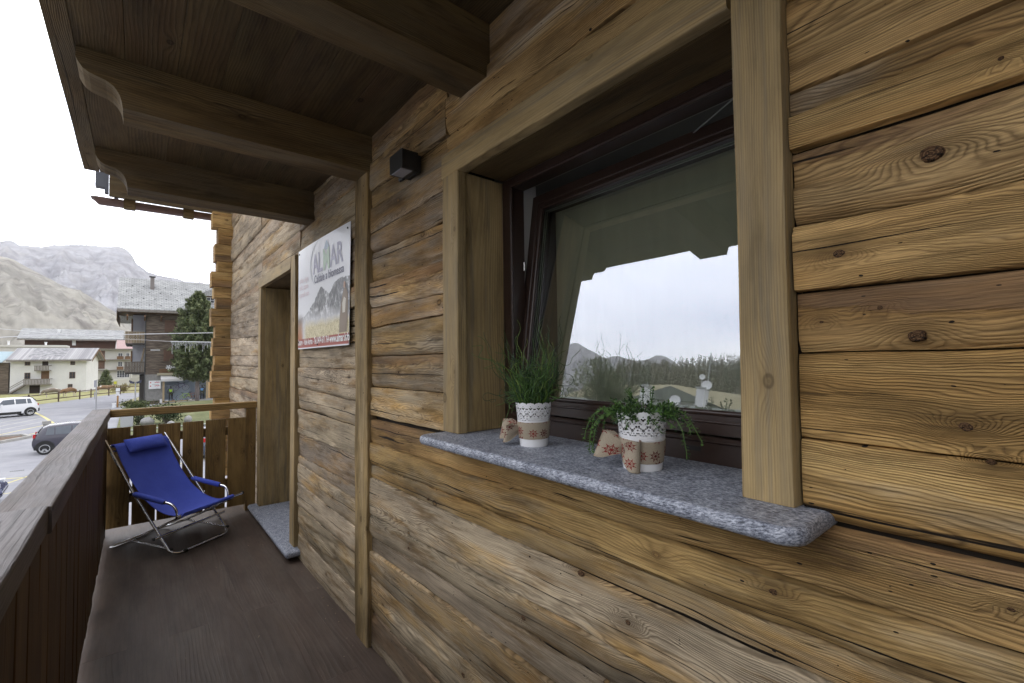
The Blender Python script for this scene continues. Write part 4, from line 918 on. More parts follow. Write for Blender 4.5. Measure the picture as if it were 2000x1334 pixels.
g = MB(); P = np.array([[(x, y, G + .05 + max(0, y - 44) * .035 * (1 if x > 2 else .5)) for y in (36.5, 41, 45, 50, 55, 59.5)] for x in (-1.1, 1., 3.5, 6., 10., 16.)]); g.grid(P); tag(g.build('lawn', grass), kind='structure')
sheet('road_verge', [(-9.8, 75), (-8.96, 77.0), (-6.97, 81.55), (-3.94, 90.2), (-1.9, 94.9), (-1.9, 106), (-20, 106), (-30, 92), (-40, 70)], G + .006, terr_mat('verge_grass', [(.20, .20, .075), (.28, .27, .12), (.36, .33, .19)], .4))
# yellow markings
yl_ = plain('yellow_road_paint', (.55, .49, .22), .8, nscale=3., namt=.25); wl_ = plain('worn_white_paint', (.42, .41, .36), .8, nscale=2., namt=.3)
def stripe(pts, wd, mat, name='road_marking'):
    g = MB(); vs = []
    for i, (x, y) in enumerate(pts):
        a = pts[max(0, i - 1)]; b_ = pts[min(len(pts) - 1, i + 1)]; tx, ty = b_[0] - a[0], b_[1] - a[1]; L_ = math.hypot(tx, ty); nx, ny = -ty / L_ * wd / 2, tx / L_ * wd / 2
        vs += [(x + nx, y + ny, G + .008), (x - nx, y - ny, G + .008)]
    g.add(vs, [(2 * i, 2 * i + 1, 2 * i + 3, 2 * i + 2) for i in range(len(pts) - 1)]); o = g.build(name, mat); o['kind'] = 'structure'; return o
stripe([(-7.69, 64.13), (-6.9, 60.6), (-6.09, 56.6), (-5.4, 52.9), (-4.65, 48.9), (-4.1, 46.)], .20, yl_)
for a, b_ in (((-10.5, 50.1), (-6.96, 58.97)), ((-10.2, 45.1), (-6.41, 56.93)), ((-9.5, 43.6), (-5.74, 53.97)), ((-8.8, 40.8), (-5.52, 50.1)), ((-5.9, 43.3), (-5.0, 45.8))): stripe([a, b_], .13, yl_ if a[0] > -9 else wl_)
stripe([(-6.4, 28.9), (-3.2, 27.4)], .10, yl_); stripe([(-5.3, 23.3), (-3.3, 28.2)], .10, yl_); stripe([(-4.4, 24.3), (-2.9, 24.9)], .08, yl_); stripe([(1.0, 26.), (4.5, 27.5)], .1, yl_); stripe([(.8, 12.), (1.2, 22.)], .12, yl_)
g = MB()
for i in range(8): g.box(-4.24 + i * .055, -4.21 + i * .055, 29.42, 29.62, G + .006, G + .010)
tag(g.build('road_grate', plain('dark_iron', (.06, .06, .06), .7)), kind='structure')

def ridge_mesh(name, prof, r0, r1, mat, zb, rough_amt, nr=26, naz=120, power=1.25, seed=1., back=True):
    az = np.linspace(prof[0][0], prof[-1][0], naz); el = np.interp(az, [p[0] for p in prof], [p[1] for p in prof]); P = np.zeros((naz, nr + 2, 3))
    for i in range(naz):
        zt = 1.456 + math.tan(R(el[i])) * r1
        for j in range(nr + 2):
            t = min(1., j / (nr - 1)); r = r0 + (r1 - r0) * t
            z = zb + (zt - zb) * t ** power; env = sin(pi * min(t, 1.)) ** .7 if t < 1 else .12
            z += rough_amt * env * (float(fbm(az[i] * .9 + t * 1.5, t * 9, seed, 6)) * .55 + (.35 - abs(float(fbm(az[i] * .55 - t * 2.2, t * 5, seed + 4, 5)))) * .9)
            if j >= nr: r = r1 * (1 + .06 * (j - nr + 1)); z = zt - (zt - zb) * .25 * (j - nr + 1)
            P[i, j] = (-r * sin(R(az[i])), r * cos(R(az[i])), z)
    g = MB(); g.grid(P); o = g.build(name, mat, None, True); o['kind'] = 'structure'; return o
def rocky(n, oc, sp, c):
    st = n.noise(n.comb(n.mul(sp[0], .006), n.mul(sp[1], .006), n.mul(sp[2], .028)), 1., 7., .68, .8)
    c = n.mix(n.ramp(st, [(.40, 0.), (.62, .75)]), c, (.42, .42, .44)); gl_ = n.noise(n.comb(n.mul(sp[0], .02), n.mul(sp[1], .02), n.mul(sp[2], .006)), 1., 5., .6)
    return n.mix(n.ramp(gl_, [(.52, 0.), (.66, .55)]), c, (.15, .145, .16))
def scrub(n, oc, sp, c):
    st = n.noise(n.comb(n.mul(sp[0], .05), n.mul(sp[1], .02), n.mul(sp[2], .05)), 1., 6., .7)
    v = n.vor(oc, .045, 1., '3D')['Distance']
    c = n.mix(n.ramp(st, [(.50, 0.), (.64, .7)]), c, (.15, .135, .125)); return n.mix(n.ramp(v, [(.10, .5), (.22, 0.)]), c, (.11, .10, .085))
mt_m = terr_mat('bare_alpine_rock', [(.22, .21, .225), (.29, .28, .285), (.37, .355, .345)], .006, rocky, bump=6.)
hl_m = terr_mat('autumn_alpine_grass', [(.21, .20, .18), (.29, .275, .24), (.36, .34, .29)], .009, scrub)
ridge_mesh('mountain', [(-60, 7), (-25, 6.), (-12, 7.), (-5.74, 8.13), (-3.63, 8.28), (-3.0, 8.55), (-1.7, 8.74), (-0.68, 8.95), (0.23, 9.58), (0.56, 10.35), (1.05, 10.89), (1.61, 11.14), (3.12, 10.88), (4.64, 10.76), (5.95, 10.51), (6.75, 10.21), (7.59, 10.24), (8.03, 10.18), (8.29, 10.36), (8.54, 10.52), (9.14, 10.38), (20, 11), (32, 9)],
           1300, 2900, mt_m, -3.2, 105., 90, 700, 1.05, 4.)
ridge_mesh('far_mountain', [(30, 8.), (40, 11.), (44.99, 13.17), (45.7, 13.74), (46.48, 13.51), (46.95, 13.38), (47.73, 13.15), (48.37, 12.83), (48.98, 12.64), (49.63, 12.25), (50.42, 12.67), (51.22, 13.06), (51.95, 12.92), (52.97, 12.73), (53.93, 12.81), (54.99, 13.11), (55.86, 13.79), (56.68, 13.77), (57.23, 13.64), (60, 12.), (80, 10), (120, 11), (180, 12), (240, 11), (300, 8)],
           1400, 2700, mt_m, -3.2, 120., 30, 420, 1.1, 7.)
ridge_mesh('hill', [(-14, 2.), (-6, 2.6), (-2., 2.9), (-0.11, 3.47), (0.71, 4.06), (1.89, 5.03), (3.04, 5.85), (4.14, 6.65), (5.2, 6.93), (6.23, 7.58), (7.55, 8.34), (8.32, 8.83), (9.11, 9.11), (14, 12.), (24, 13.), (34, 9.), (43, 5.5), (47, 7.)],
           230, 980, hl_m, -3.2, 20., 60, 400, 1.0, 2.)
fh_m = terr_mat('forest_floor_slope', [(.11, .10, .08), (.16, .145, .11), (.21, .19, .14)], .05)
fd_m = terr_mat('dry_field', [(.27, .24, .14), (.34, .30, .19), (.40, .36, .24)], .08)
ridge_mesh('field', [(40, 6.), (45, 7.), (48.2, 8.9), (53.7, 9.9), (57.6, 10.6), (65.2, 10.5), (75, 11), (100, 11), (140, 8)], 45, 150, fd_m, -3.2, 1.2, 16, 80, 1.0, 5.)
ridge_mesh('forest_slope', [(48., 8.9), (50, 9.6), (53, 10.4), (57, 11.4), (60, 12.1), (65, 13.2), (75, 14), (100, 15), (130, 10)], 152, 260, fh_m, 26., 2., 16, 80, 1.0, 6.)
# larch wood on the slope: reads as one mass
bark_far = plain('larch_bark_grey', (.085, .07, .058), .9); twig = plain('bare_larch_twigs', (.17, .148, .118), .95, nscale=.1, namt=.35); dgreen = plain('dark_spruce_needles', (.075, .088, .062), .9, nscale=.2, namt=.3)
wd = MB()
for k in range(1300):
    az = rng.uniform(48.6, 80) if k < 1150 else rng.uniform(80, 110); t = rng.random() ** 1.2; el0 = np.interp(az, [48.2, 50, 53, 57, 60, 65, 75, 110], [8.9, 9.6, 10.4, 11.4, 12.1, 13.2, 14., 14.5]); r = 152 + 106 * t
    zt = 1.456 + math.tan(R(el0)) * 260; z = 26. + (zt - 26.) * t - .5; zl = 1.456 + math.tan(R(7.3)) * 152; z = max(z, 0)
    H_ = rng.uniform(7., 11.5) * (1 if az > 51 else .6); x, y = -r * sin(R(az)), r * cos(R(az)); conif = rng.random() < .16
    tw = .16; wd.add([(x - tw, y, z), (x + tw, y, z), (x, y + tw, z), (x, y, z + H_)], [(0, 1, 3), (1, 2, 3), (2, 0, 3)], mi=0)
    nb = 34
    for b_ in range(nb):
        f_ = (b_ + rng.random()) / nb; f_ = .22 + .78 * f_; a = rng.uniform(0, 6.28); L_ = ((1.12 - f_) ** .6) * (2.0 if not conif else 2.2) * rng.uniform(.5, 1.1); zz = z + H_ * f_; q = Vector((x + cos(a) * L_ * .2, y + sin(a) * L_ * .2, zz)); e = Vector((x + cos(a) * L_, y + sin(a) * L_, zz - L_ * .12)); s_ = Vector((-sin(a), cos(a), 0)) * L_ * .12 + Vector((0, 0, .14))
        wd.add([q - s_, e, q + s_ + Vector((0, 0, .25))], [(0, 1, 2)], mi=2 if conif else 1)
tag(wd.build('larch_forest', [bark_far, twig, dgreen]), kind='stuff')

# ------------------------------------------------------------------ building helpers
def part(mb, name, mat, parent, smooth=False): o = mb.build(name, mat, None, smooth, 40 if smooth else None); put(o, parent); return o
def B(parent, name, mat, *boxes, grain='x', seed=.3):
    g = MB()
    for q in boxes: g.box(*q, grain=grain, seed=seed)
    return part(g, name, mat, parent)
def gable_roof(parent, x0, x1, ye, yr, yb, ze, zr, th, mat, name='roof', trim=None):
    """ridge parallel to x: front eave ye/ze, ridge yr/zr, back eave yb"""
    g = MB()
    for (a, za, b_, zb_) in ((ye, ze, yr, zr), (yb, ze - (abs(yb - yr) - abs(ye - yr)) * (zr - ze) / abs(yr - ye), yr, zr)):
        pts = [(x0, a, za), (x0, b_, zb_), (x0, b_, zb_ - th), (x0, a, za - th)]
        if a > b_: pts = pts[::-1]
        g.prism(pts, (x1 - x0, 0, 0), uvaxes=((0, 1, 0), (0, 0, 1)))
    return part(g, name, mat, parent)
def window(parent, x0, x1, y, z0, z1, fr_mat, glass, nx=2, nz=2, t=.05, d=.06, name='window'):
    g = MB(); g.box(x0, x0 + t, y - d, y, z0, z1); g.box(x1 - t, x1, y - d, y, z0, z1); g.box(x0 + t, x1 - t, y - d, y, z0, z0 + t); g.box(x0 + t, x1 - t, y - d, y, z1 - t, z1)
    for i in range(1, nx): xm = x0 + (x1 - x0) * i / nx; g.box(xm - .02, xm + .02, y - d + .005, y, z0 + t, z1 - t)
    for i in range(1, nz): zm = z0 + (z1 - z0) * i / nz; g.box(x0 + t, x1 - t, y - d + .012, y, zm - .015, zm + .015)
    f_ = part(g, name, fr_mat, parent); g = MB(); g.box(x0 + t, x1 - t, y - .02, y - .004, z0 + t, z1 - t); o = g.build('pane', glass); put(o, f_); return f_
dglass = plain('dark_window_glass', (.05, .055, .065), .08); plaster = plain('cream_plaster', (.70, .70, .69), .9, nscale=.8, namt=.07, bump=.4, bscale=6., dist=.02)
oldwood = plain('grey_weathered_boards', (.22, .20, .18), .9, nscale=3., namt=.35); redwood = plain('red_brown_painted_wood', (.13, .075, .05), .7, nscale=4., namt=.2); brownw = plain('brown_larch_boards', (.16, .09, .045), .8, nscale=3., namt=.3)
slate, n = newmat('grey_stone_slates')
oc = n.obj(); sp = n.sep(oc); br = n.n.new('ShaderNodeTexBrick'); n.l.new(n.comb(sp[0], n.mul(sp[2], 1.7), 0.), br.inputs[0]); br.inputs['Scale'].default_value = 1.; br.inputs['Brick Width'].default_value = .45; br.inputs['Row Height'].default_value = .28; br.inputs['Mortar Size'].default_value = .02
br.inputs['Color1'].default_value = (.26, .265, .265, 1); br.inputs['Color2'].default_value = (.36, .365, .36, 1); br.inputs['Mortar'].default_value = (.15, .15, .15, 1); br.inputs['Bias'].default_value = .1
n.out(n.bsdf(n.mix(1., br.outputs[0], n.ramp(n.noise(oc, .9, 4), [(.3, .85), (.7, 1.12)]), 'MULTIPLY'), .8, n.bump(br.outputs[1], .03, -.6)))
sidm, n = newmat('dark_log_siding')
oc = n.obj(); sp = n.sep(oc); f = n.math('FRACT', n.mul(sp[2], 5.2)); gr = n.noise(n.comb(n.mul(sp[0], 1.5), sp[1], n.mul(sp[2], 14.)), 1., 5., .6)
c = n.ramp(gr, [(.3, (.065, .048, .036)), (.5, (.135, .105, .08)), (.7, (.24, .20, .155))]); c = n.mix(1., c, n.ramp(f, [(0., .35), (.12, 1.), (.9, 1.), (1., .35)]), 'MULTIPLY'); n.out(n.bsdf(c, .85))
stone = plain('rough_grey_render', (.26, .255, .24), .95, nscale=3.5, namt=.25, bump=.8, bscale=9., dist=.03)

# ------------------------------------------------------------------ the shop chalet across the street
sh = empty('shop_chalet', (.65, 65.7, G), 'tall dark timber chalet with slate roof, side balconies and street-level bicycle shop window', 'chalet')
YC = 65.7
gable_roof(sh, -1.80, 13., 64.75, 70.7, 77.5, 7.50, 11.72, .22, slate)
B(sh, 'eave_board', oldwood, (-1.80, 13., 64.70, 64.76, 7.17, 7.42)); B(sh, 'soffit', M['darkboard'], (-1.78, 12.9, 64.8, 70., 7.08, 7.14))
B(sh, 'verge_board', M['darkboard'], (-1.84, -1.78, 64.9, 76., 6.15, 7.3))
for x in (-.95, .55, 2.0):
    g = MB(); g.timber((x, 64.85, 6.75), (x, 65.75, 6.35), .14, .22, seed=.4); part(g, 'eave_bracket', brownw, sh)
B(sh, 'wall', sidm, (.65, 12., YC, 76., .22, 7.1)); B(sh, 'stone_base', stone, (.68, 2.23, YC + .02, 76., G, .22), (6.52, 12., YC + .02, 76., G, .22), (2.23, 6.52, YC + .02, 76., -.55, .22))
B(sh, 'stone_plinth', plain('brown_stone', (.13, .10, .07), .9, nscale=3, namt=.3), (.85, 2.0, YC - .06, YC + .02, G, -2.75)); B(sh, 'base_step', plaster, (2.0, 2.22, YC - .1, YC + .02, G, -2.6))
g = MB(); g.tube([(.62, YC - .05, 7.), (.62, YC - .05, G + .1)], .05, 8); part(g, 'downpipe', plain('dark_metal', (.07, .07, .07), .5), sh)
gwall = plain('pale_grey_gable_render', (.48, .49, .53), .9)
B(sh, 'gable_wall', gwall, (-.48, .60, 67.5, 75., .2, 7.0)); B(sh, 'gable_door', brownw, (-.62, -.50, 67.4, 70., 4.6, 6.6), (-.62, -.50, 67.4, 70., .9, 2.9))
dk = plain('dark_recess', (.05, .045, .04), .9); B(sh, 'passage_wall', dk, (.2, .64, 66.2, 75., G, .2))
def balcony(z0, z1, x0, x1, wm):
    g = MB(); g.box(x0, x1, YC - .1, 74., z0 - .18, z0 - .02); fl = part(g, 'balcony_floor', dk, sh)
    nb = 7
    for i in range(nb):
        a = x0 + (x1 - x0) * i / nb; q = MB(); q.timber((a + (x1 - x0) / nb / 2, YC - .1, z0), (a + (x1 - x0) / nb / 2, YC - .1, z1 - .06), (x1 - x0) / nb - .015, .04, up=(0, 1, 0), r=.005, seg=2, seed=rng.random(), grey=.6)
        o = q.build('balcony_board', wm); put(o, fl)
    for i in range(3):
        q = MB(); xm = x0 + (x1 - x0) * (i + 1) / 4; zc_ = (z0 + z1) / 2
        for dx, dz in ((0, .12), (.09, 0), (-.09, 0), (0, -.12)): q.tube([(xm + dx, YC - .135, zc_ + dz), (xm + dx, YC - .12, zc_ + dz)], .045, 8)
        o = q.build('cut_ornament', dk); put(o, fl)
    q = MB(); q.box(x0 - .04, x1 + .02, YC - .15, YC - .05, z1 - .07, z1); q.box(x0 - .04, x0 + .04, YC - .1, 74., z0, z1); o = q.build('balcony_rail', wm); put(o, fl); return fl
bw_ = plain('weathered_balcony_boards', (.23, .185, .125), .9, nscale=2., namt=.25)
balcony(3.75, 5.03, -1.06, .56, bw_); balcony(.50, 1.68, -1.08, .57, plain('greyed_balcony_boards', (.15, .13, .105), .9, nscale=2., namt=.3))
g = MB(); 
for i in range(3): g.timber((.35 - i * .08, 65.9, 1.2), (.58 - i * .03, 65.75, 3.2), .05, .05, seg=9, seed=.2)
part(g, 'leaning_planks', bw_, sh)
def shutter(x0, x1, z0, z1):
    g = MB(); g.box(x0, x1, YC - .05, YC, z0, z1); o = part(g, 'shutter_frame', redwood, sh)
    for i in (0, 1):
        xm = x0 + (x1 - x0) * i / 2; q = MB()
        for k in range(3): q.box(xm + .05 + k * .14, xm + .17 + k * .14, YC - .085, YC - .05, z0 + .06, z1 - .06)
        p_ = q.build('shutter', redwood); put(p_, o)
shutter(2.33, 3.32, 5.02, 6.40); shutter(2.28, 3.14, 1.72, 3.02)
B(sh, 'white_slat', M['white_enamel'], (1.10, 1.95, YC - .05, YC, 2.93, 3.02))
# chimney and dormer
g = MB(); g.box(1.02, 1.40, 68.6, 69., 9.4, 11.65); ch_ = part(g, 'chimney', plain('brown_grey_chimney', (.21, .19, .18), .8), sh); q = MB(); q.box(.92, 1.50, 68.5, 69.1, 11.72, 11.80); q.box(1.1, 1.15, 68.7, 68.9, 11.6, 11.75); q.box(1.28, 1.33, 68.7, 68.9, 11.6, 11.75); o = q.build('chimney_cap', plain('dark_cap', (.05, .05, .05), .7)); put(o, ch_)
g = MB(); g.prism([(5.3, 66.0, 9.6), (9.5, 66.0, 9.6), (7.4, 66., 10.7)], (0, 3.5, 0)); part(g, 'dormer_roof', slate, sh); B(sh, 'dormer_wall', brownw, (6.1, 9., 66.4, 68., 8.3, 9.62)); window(sh, 6.35, 7.2, 66.4, 8.75, 9.45, M['white_enamel'], dglass)
# snow stops on the slates
for i in range(8):
    for j in range(4):
        x = -1.1 + i * 1.02 + (j % 2) * .5; t = .12 + j * .2; q = MB(); q.box(x - .06, x + .06, 64.75 + 5.95 * t - .03, 64.75 + 5.95 * t + .02, 7.52 + 4.22 * t, 7.52 + 4.22 * t + .06)
        part(q, 'snow_stop', plain('snow_stop_metal', (.12, .12, .13), .6) if i + j == 0 else bpy.data.materials['snow_stop_metal'], sh)
# shopfront
B(sh, 'shop_surround', plain('pale_larch_frame', (.42, .33, .20), .8), (2.23, 2.42, YC - .06, YC + .02, -3.1, -.55), (6.38, 6.55, YC - .06, YC + .02, -2.95, -.55), (2.42, 6.38, YC - .06, YC + .02, -2.98, -2.86))
B(sh, 'shop_interior', plain('shop_interior_blue_grey', (.34, .40, .48), .8), (2.2, 6.6, 66.75, 66.85, -3., -.5), (2.2, 6.6, YC + .03, 66.8, -3.0, -2.92))
sg = plain('shop_glass', (.9, .95, 1.), .02); m_, n = newmat('shop_window_glass'); t1 = n.n.new('ShaderNodeBsdfTransparent'); g1 = n.n.new('ShaderNodeBsdfGlossy'); g1.inputs['Roughness'].default_value = .02; ms = n.n.new('ShaderNodeMixShader'); ms.inputs[0].default_value = .07; n.l.new(t1.outputs[0], ms.inputs[1]); n.l.new(g1.outputs[0], ms.inputs[2]); n.out(ms.outputs[0])
g = MB(); g.poly([(2.42, YC - .01, -2.86), (6.38, YC - .01, -2.86), (6.38, YC - .01, -.62), (2.42, YC - .01, -.62)]); part(g, 'shop_window', m_, sh)
B(sh, 'awning_box', plain('cream_awning_box', (.42, .38, .27), .7), (1.72, 4.3, YC - .35, YC, .10, .36)); B(sh, 'fascia_strip', brownw, (1.9, 4.4, YC - .08, YC, .36, .80))
aw = MB(); aw.prism([(0, YC - .02, .08), (0, YC - .55, -.36), (0, YC - .50, -.60), (0, YC - .53, -.60), (0, YC - .58, -.35), (0, YC - .03, .12)], (2.05, 0, 0)); o = aw.build('awning', plain('white_awning_cloth', (.78, .77, .76), .8)); o.location = (2.05, 0, 0); put(o, sh)
redp = plain('red_sign_paint', (.55, .03, .04), .5); greyp = plain('grey_sign_paint', (.25, .25, .27), .5)
g = MB(); g.timber((1.53, YC - .12, -1.00), (1.53, YC - .12, -.0), 1.09, .12, up=(0, 1, 0), seg=9, wob=0)
q = MB(); q.timber((1.53, YC - .10, -1.42), (1.53, YC - .10, -.48), 1.08, .12, up=(0, 1, 0), r=.05, seg=9, wob=0)
sgn = empty('shop_sign', (1.53, YC - .1, -1.4), 'white square sign with red figures on the stone corner of the chalet', 'sign'); part(q, 'sign_board', M['white_enamel'], sgn)
g = MB()
for (x, z, a, b_) in ((1.10, -.76, .11, .11), (1.10, -1.14, .11, .11)): g.box(x, x + a, YC - .175, YC - .158, z, z + b_)
for z in (-.74, -1.12):
    for i in range(4): g.box(1.52 + i * .11, 1.52 + i * .11 + .09, YC - .175, YC - .158, z + (.03 if i % 2 else 0), z + .07 + (.03 if i % 2 else 0))
part(g, 'sign_marks', redp, sgn)
g = MB(); g.box(1.3, 1.9, YC - .172, YC - .158, -.95, -.92); g.box(1.62, 1.9, YC - .172, YC - .158, -.56, -.53); g.box(1.62, 1.9, YC - .172, YC - .158, -1.36, -1.33); part(g, 'sign_marks', greyp, sgn)
# snowflake emblem above the shop
fl_ = empty('snowflake_emblem', (2.9, YC - .06, 1.0), 'white snowflake shapes fixed to the dark boards above the shop awning', 'emblem')
for cx, cz_, s_ in ((2.78, .98, .28), (3.28, 1.0, .26)):
    q = MB()
    for k in range(3):
        a = R(60 * k + 15); q.tube([(cx - s_ * cos(a), YC - .06, cz_ - s_ * sin(a)), (cx + s_ * cos(a), YC - .06, cz_ + s_ * sin(a))], .05, 6)
        for e in (-1, 1):
            px_, pz_ = cx + e * s_ * .65 * cos(a), cz_ + e * s_ * .65 * sin(a)
            for b_ in (50, -50): q.tube([(px_, YC - .06, pz_), (px_ + e * .1 * cos(a + R(b_)), YC - .06, pz_ + e * .1 * sin(a + R(b_)))], .025, 5)
    part(q, 'snowflake', M['white_enamel'], fl_)

# ------------------------------------------------------------------ skinned figures (mannequins, cows)
def skin(name, pts, edges, radii, mat, parent=None, sub=1):
    me = bpy.data.meshes.new(name); me.from_pydata([Vector(p) for p in pts], edges, []); o = bpy.data.objects.new(name + '_tmp', me); col.objects.link(o)
    md = o.modifiers.new('s', 'SKIN'); sv_ = me.skin_vertices[0].data if me.skin_vertices else None
    if sv_ is None:
        bpy.context.view_layer.objects.active = o; o.select_set(True); bpy.ops.object.modifier_add(type='SKIN'); sv_ = me.skin_vertices[0].data
    for i, r in enumerate(radii): sv_[i].radius = (r, r) if not isinstance(r, tuple) else r
    sv_[0].use_root = True; s2 = o.modifiers.new('b', 'SUBSURF'); s2.levels = sub; s2.render_levels = sub
    dg = bpy.context.evaluated_depsgraph_get(); m2 = bpy.data.meshes.new_from_object(o.evaluated_get(dg)); m2.name = name; bpy.data.objects.remove(o)
    m2.materials.clear(); m2.materials.append(mat); 
    for p in m2.polygons: p.use_smooth = True
    r_ = bpy.data.objects.new(name, m2); col.objects.link(r_)
    if parent: r_.parent = parent
    return r_
def mannequin(x, y, label, shirt, legs):
    r = empty('mannequin', (x, y, -2.92), label, 'mannequin', 0., 'mannequins in the shop window'); blk = bpy.data.materials.get('mannequin_black') or plain('mannequin_black', (.02, .02, .022), .4)
    pts = [(0, 0, .95), (0, 0, 1.2), (0, 0, 1.42), (0, 0, 1.52), (0, -.01, 1.62), (0, 0, 1.75), (-.2, 0, 1.42), (-.28, -.05, 1.12), (-.27, -.2, .9), (.2, 0, 1.42), (.28, -.05, 1.12), (.27, -.2, .9), (-.1, 0, .88), (-.12, 0, .5), (-.12, .02, .08), (-.12, -.12, .04), (.1, 0, .88), (.13, -.05, .5), (.14, .02, .08), (.14, -.12, .04)]
    ed = [(0, 1), (1, 2), (2, 3), (3, 4), (4, 5), (2, 6), (6, 7), (7, 8), (2, 9), (9, 10), (10, 11), (0, 12), (12, 13), (13, 14), (14, 15), (0, 16), (16, 17), (17, 18), (18, 19)]
    rad = [.13, .13, .14, .055, .085, .08, .06, .045, .035, .06, .045, .035, .09, .06, .045, .035, .09, .06, .045, .035]
    skin('mannequin_body', pts, ed, rad, blk, r); skin('cycling_jersey', [(0, 0, .98), (0, 0, 1.2), (0, 0, 1.42), (-.17, 0, 1.40), (.17, 0, 1.40)], [(0, 1), (1, 2), (2, 3), (2, 4)], [.15, .155, .16, .075, .075], shirt, r)
    skin('trousers', [(0, 0, .95), (-.1, 0, .86), (-.12, 0, .5), (-.12, .0, .2), (.1, 0, .86), (.13, -.05, .5), (.14, 0, .2)], [(0, 1), (1, 2), (2, 3), (0, 4), (4, 5), (5, 6)], [.145, .105, .075, .06, .105, .075, .06], legs, r)
    return r
blackc = plain('black_cycling_cloth', (.025, .025, .03), .8)
mannequin(3.0, 65.95, 'mannequin in a lime green cycling jersey in the shop window', plain('lime_jersey', (.42, .72, .05), .7), blackc)
mannequin(6.0, 65.95, 'mannequin in a light blue cycling jersey at the right end of the shop window', plain('sky_blue_jersey', (.12, .36, .72), .7), blackc)
def bicycle(x, y, z, label, fm, rz=0.):
    r = empty('bicycle', (x, y, z), label, 'bicycle', rz, 'bicycles in the shop window'); tm = bpy.data.materials.get('bike_tyre') or plain('bike_tyre', (.03, .03, .03), .8)
    rim_ = bpy.data.materials.get('bike_rim') or plain('bike_rim', (.62, .63, .64), .4, metal=.3)
    for cx in (-.52, .52):
        g = MB(); g.tube([(cx + .335 * cos(a), 0, .335 + .335 * sin(a)) for a in np.linspace(0, 2 * pi, 25)], .02, 6, False); t_ = g.build('wheel', tm, r, True)
        g = MB(); g.tube([(cx + .305 * cos(a), 0, .335 + .305 * sin(a)) for a in np.linspace(0, 2 * pi, 25)], .014, 5, False)
        for k in range(8): g.tube([(cx, 0, .335), (cx + .3 * cos(k * pi / 4), 0, .335 + .3 * sin(k * pi / 4))], .004, 4, False)
        g.build('rim', rim_, t_, True)
    g = MB(); BB, ST, HT, HB, RW, FW = (-.1, 0, .28), (-.24, 0, .78), (.34, 0, .80), (.38, 0, .66), (-.52, 0, .335), (.52, 0, .335)
    for a, b_ in ((BB, ST), (ST, HT), (BB, HB), (HT, HB), (HB, FW)): g.tube([a, b_], .024, 8)
    for s_ in (-.04, .04): g.tube([(BB[0], s_, BB[2]), (RW[0], s_, RW[2])], .012, 6); g.tube([(ST[0], 0, ST[2] - .05), (RW[0], s_, RW[2])], .011, 6)
    g.build('bike_frame', fm, r, True); g = MB(); g.tube([ST, (-.27, 0, .90)], .014, 6); g.obox((-.28, 0, .92), (1, 0, 0), (0, 1, 0), (0, 0, 1), .24, .12, .04); g.build('saddle', tm, r, True)
    g = MB(); g.tube([HT, (.35, 0, .90)], .014, 6); g.tube([(.42, -.22, .90), (.36, 0, .91), (.42, .22, .90)], .014, 6); g.build('handlebar', tm, r, True); return r
lime = plain('lime_frame_paint', (.45, .70, .05), .3); bicycle(4.35, 65.9, -2.92, 'road bicycle with lime green frame standing in the shop window', lime, .12)
bicycle(3.95, 66.5, -1.75, 'dark bicycle hung above the lime one inside the shop', plain('violet_frame_paint', (.10, .05, .20), .3), .2)
bicycle(5.15, 66.35, -2.92, 'red-framed bicycle half hidden behind the tree trunk inside the shop', plain('orange_frame_paint', (.55, .14, .05), .3), -.5)
# small goods on the window floor
for k, (x, c_, s_) in enumerate(((2.62, 'white', .16), (2.85, 'white', .13), (3.28, 'pink', .14), (3.55, 'teal', .14), (4.9, 'white', .15), (5.55, 'white', .15))):
    cm = bpy.data.materials.get('goods_' + c_) or plain('goods_' + c_, {'white': (.7, .7, .7), 'pink': (.6, .3, .3), 'teal': (.08, .35, .35)}[c_], .6)
    g = MB(); g.lathe([(s_ * .7, 0), (s_ * .8, s_ * .3), (s_ * .6, s_ * .75), (s_ * .25, s_ * .95), (0, s_)], 12); o = g.build('cycling_helmet', cm, None, True); o.location = (x, 66.0, -2.92 if k % 2 == 0 else -2.92)
    o.scale = (1.3, 1, 1); tag(o, ['white helmet at the left end of the shop window floor', 'smaller white helmet beside the green-jersey mannequin', 'pink helmet right of the green-jersey mannequin', 'teal helmet near the front wheel of the lime bicycle', 'white helmet behind the tree trunk in the shop window', 'white helmet at the feet of the blue-jersey mannequin'][k], 'helmet', 'helmets on the shop window floor')

# ------------------------------------------------------------------ the old white house
ZW = R(-9.5)
wh = empty('white_farmhouse', (-6.8, 107., G), 'white rendered farmhouse with plank and slate roof and two old wooden balconies', 'house', ZW)
def WB(name, mat, *boxes, grain='x'):
    g = MB()
    for q in boxes: g.box(*q, grain=grain)
    o = g.build(name, mat, wh); return o
WB('wall', plaster, (-9.25, 0, 0, 7., -.1, 5.45)); g = MB(); g.prism([(0, .0, 5.45), (0, 7., 5.45), (0, 3.5, 7.35)], (-9.25, 0, 0)); g.build('gable_wall', plaster, wh)
def Wroof(mat):
    g = MB()
    for (a, za, b_, zb_) in ((-.75, 5.55, 3.5, 7.55), (7.75, 5.55, 3.5, 7.55)):
        pts = [(-9.55, a, za), (-9.55, b_, zb_), (-9.55, b_, zb_ - .14), (-9.55, a, za - .14)]
        g.prism(pts if a < b_ else pts[::-1], (10.4, 0, 0), uvaxes=((0, 1, 0), (0, 0, 1)))
    return g.build('roof', mat, wh)
pk, n = newmat('grey_roof_planks'); oc = n.obj(); sp = n.sep(oc); f = n.math('FRACT', n.mul(sp[0], 3.6)); w1 = n.wn(n.math('FLOOR', n.mul(sp[0], 3.6)))
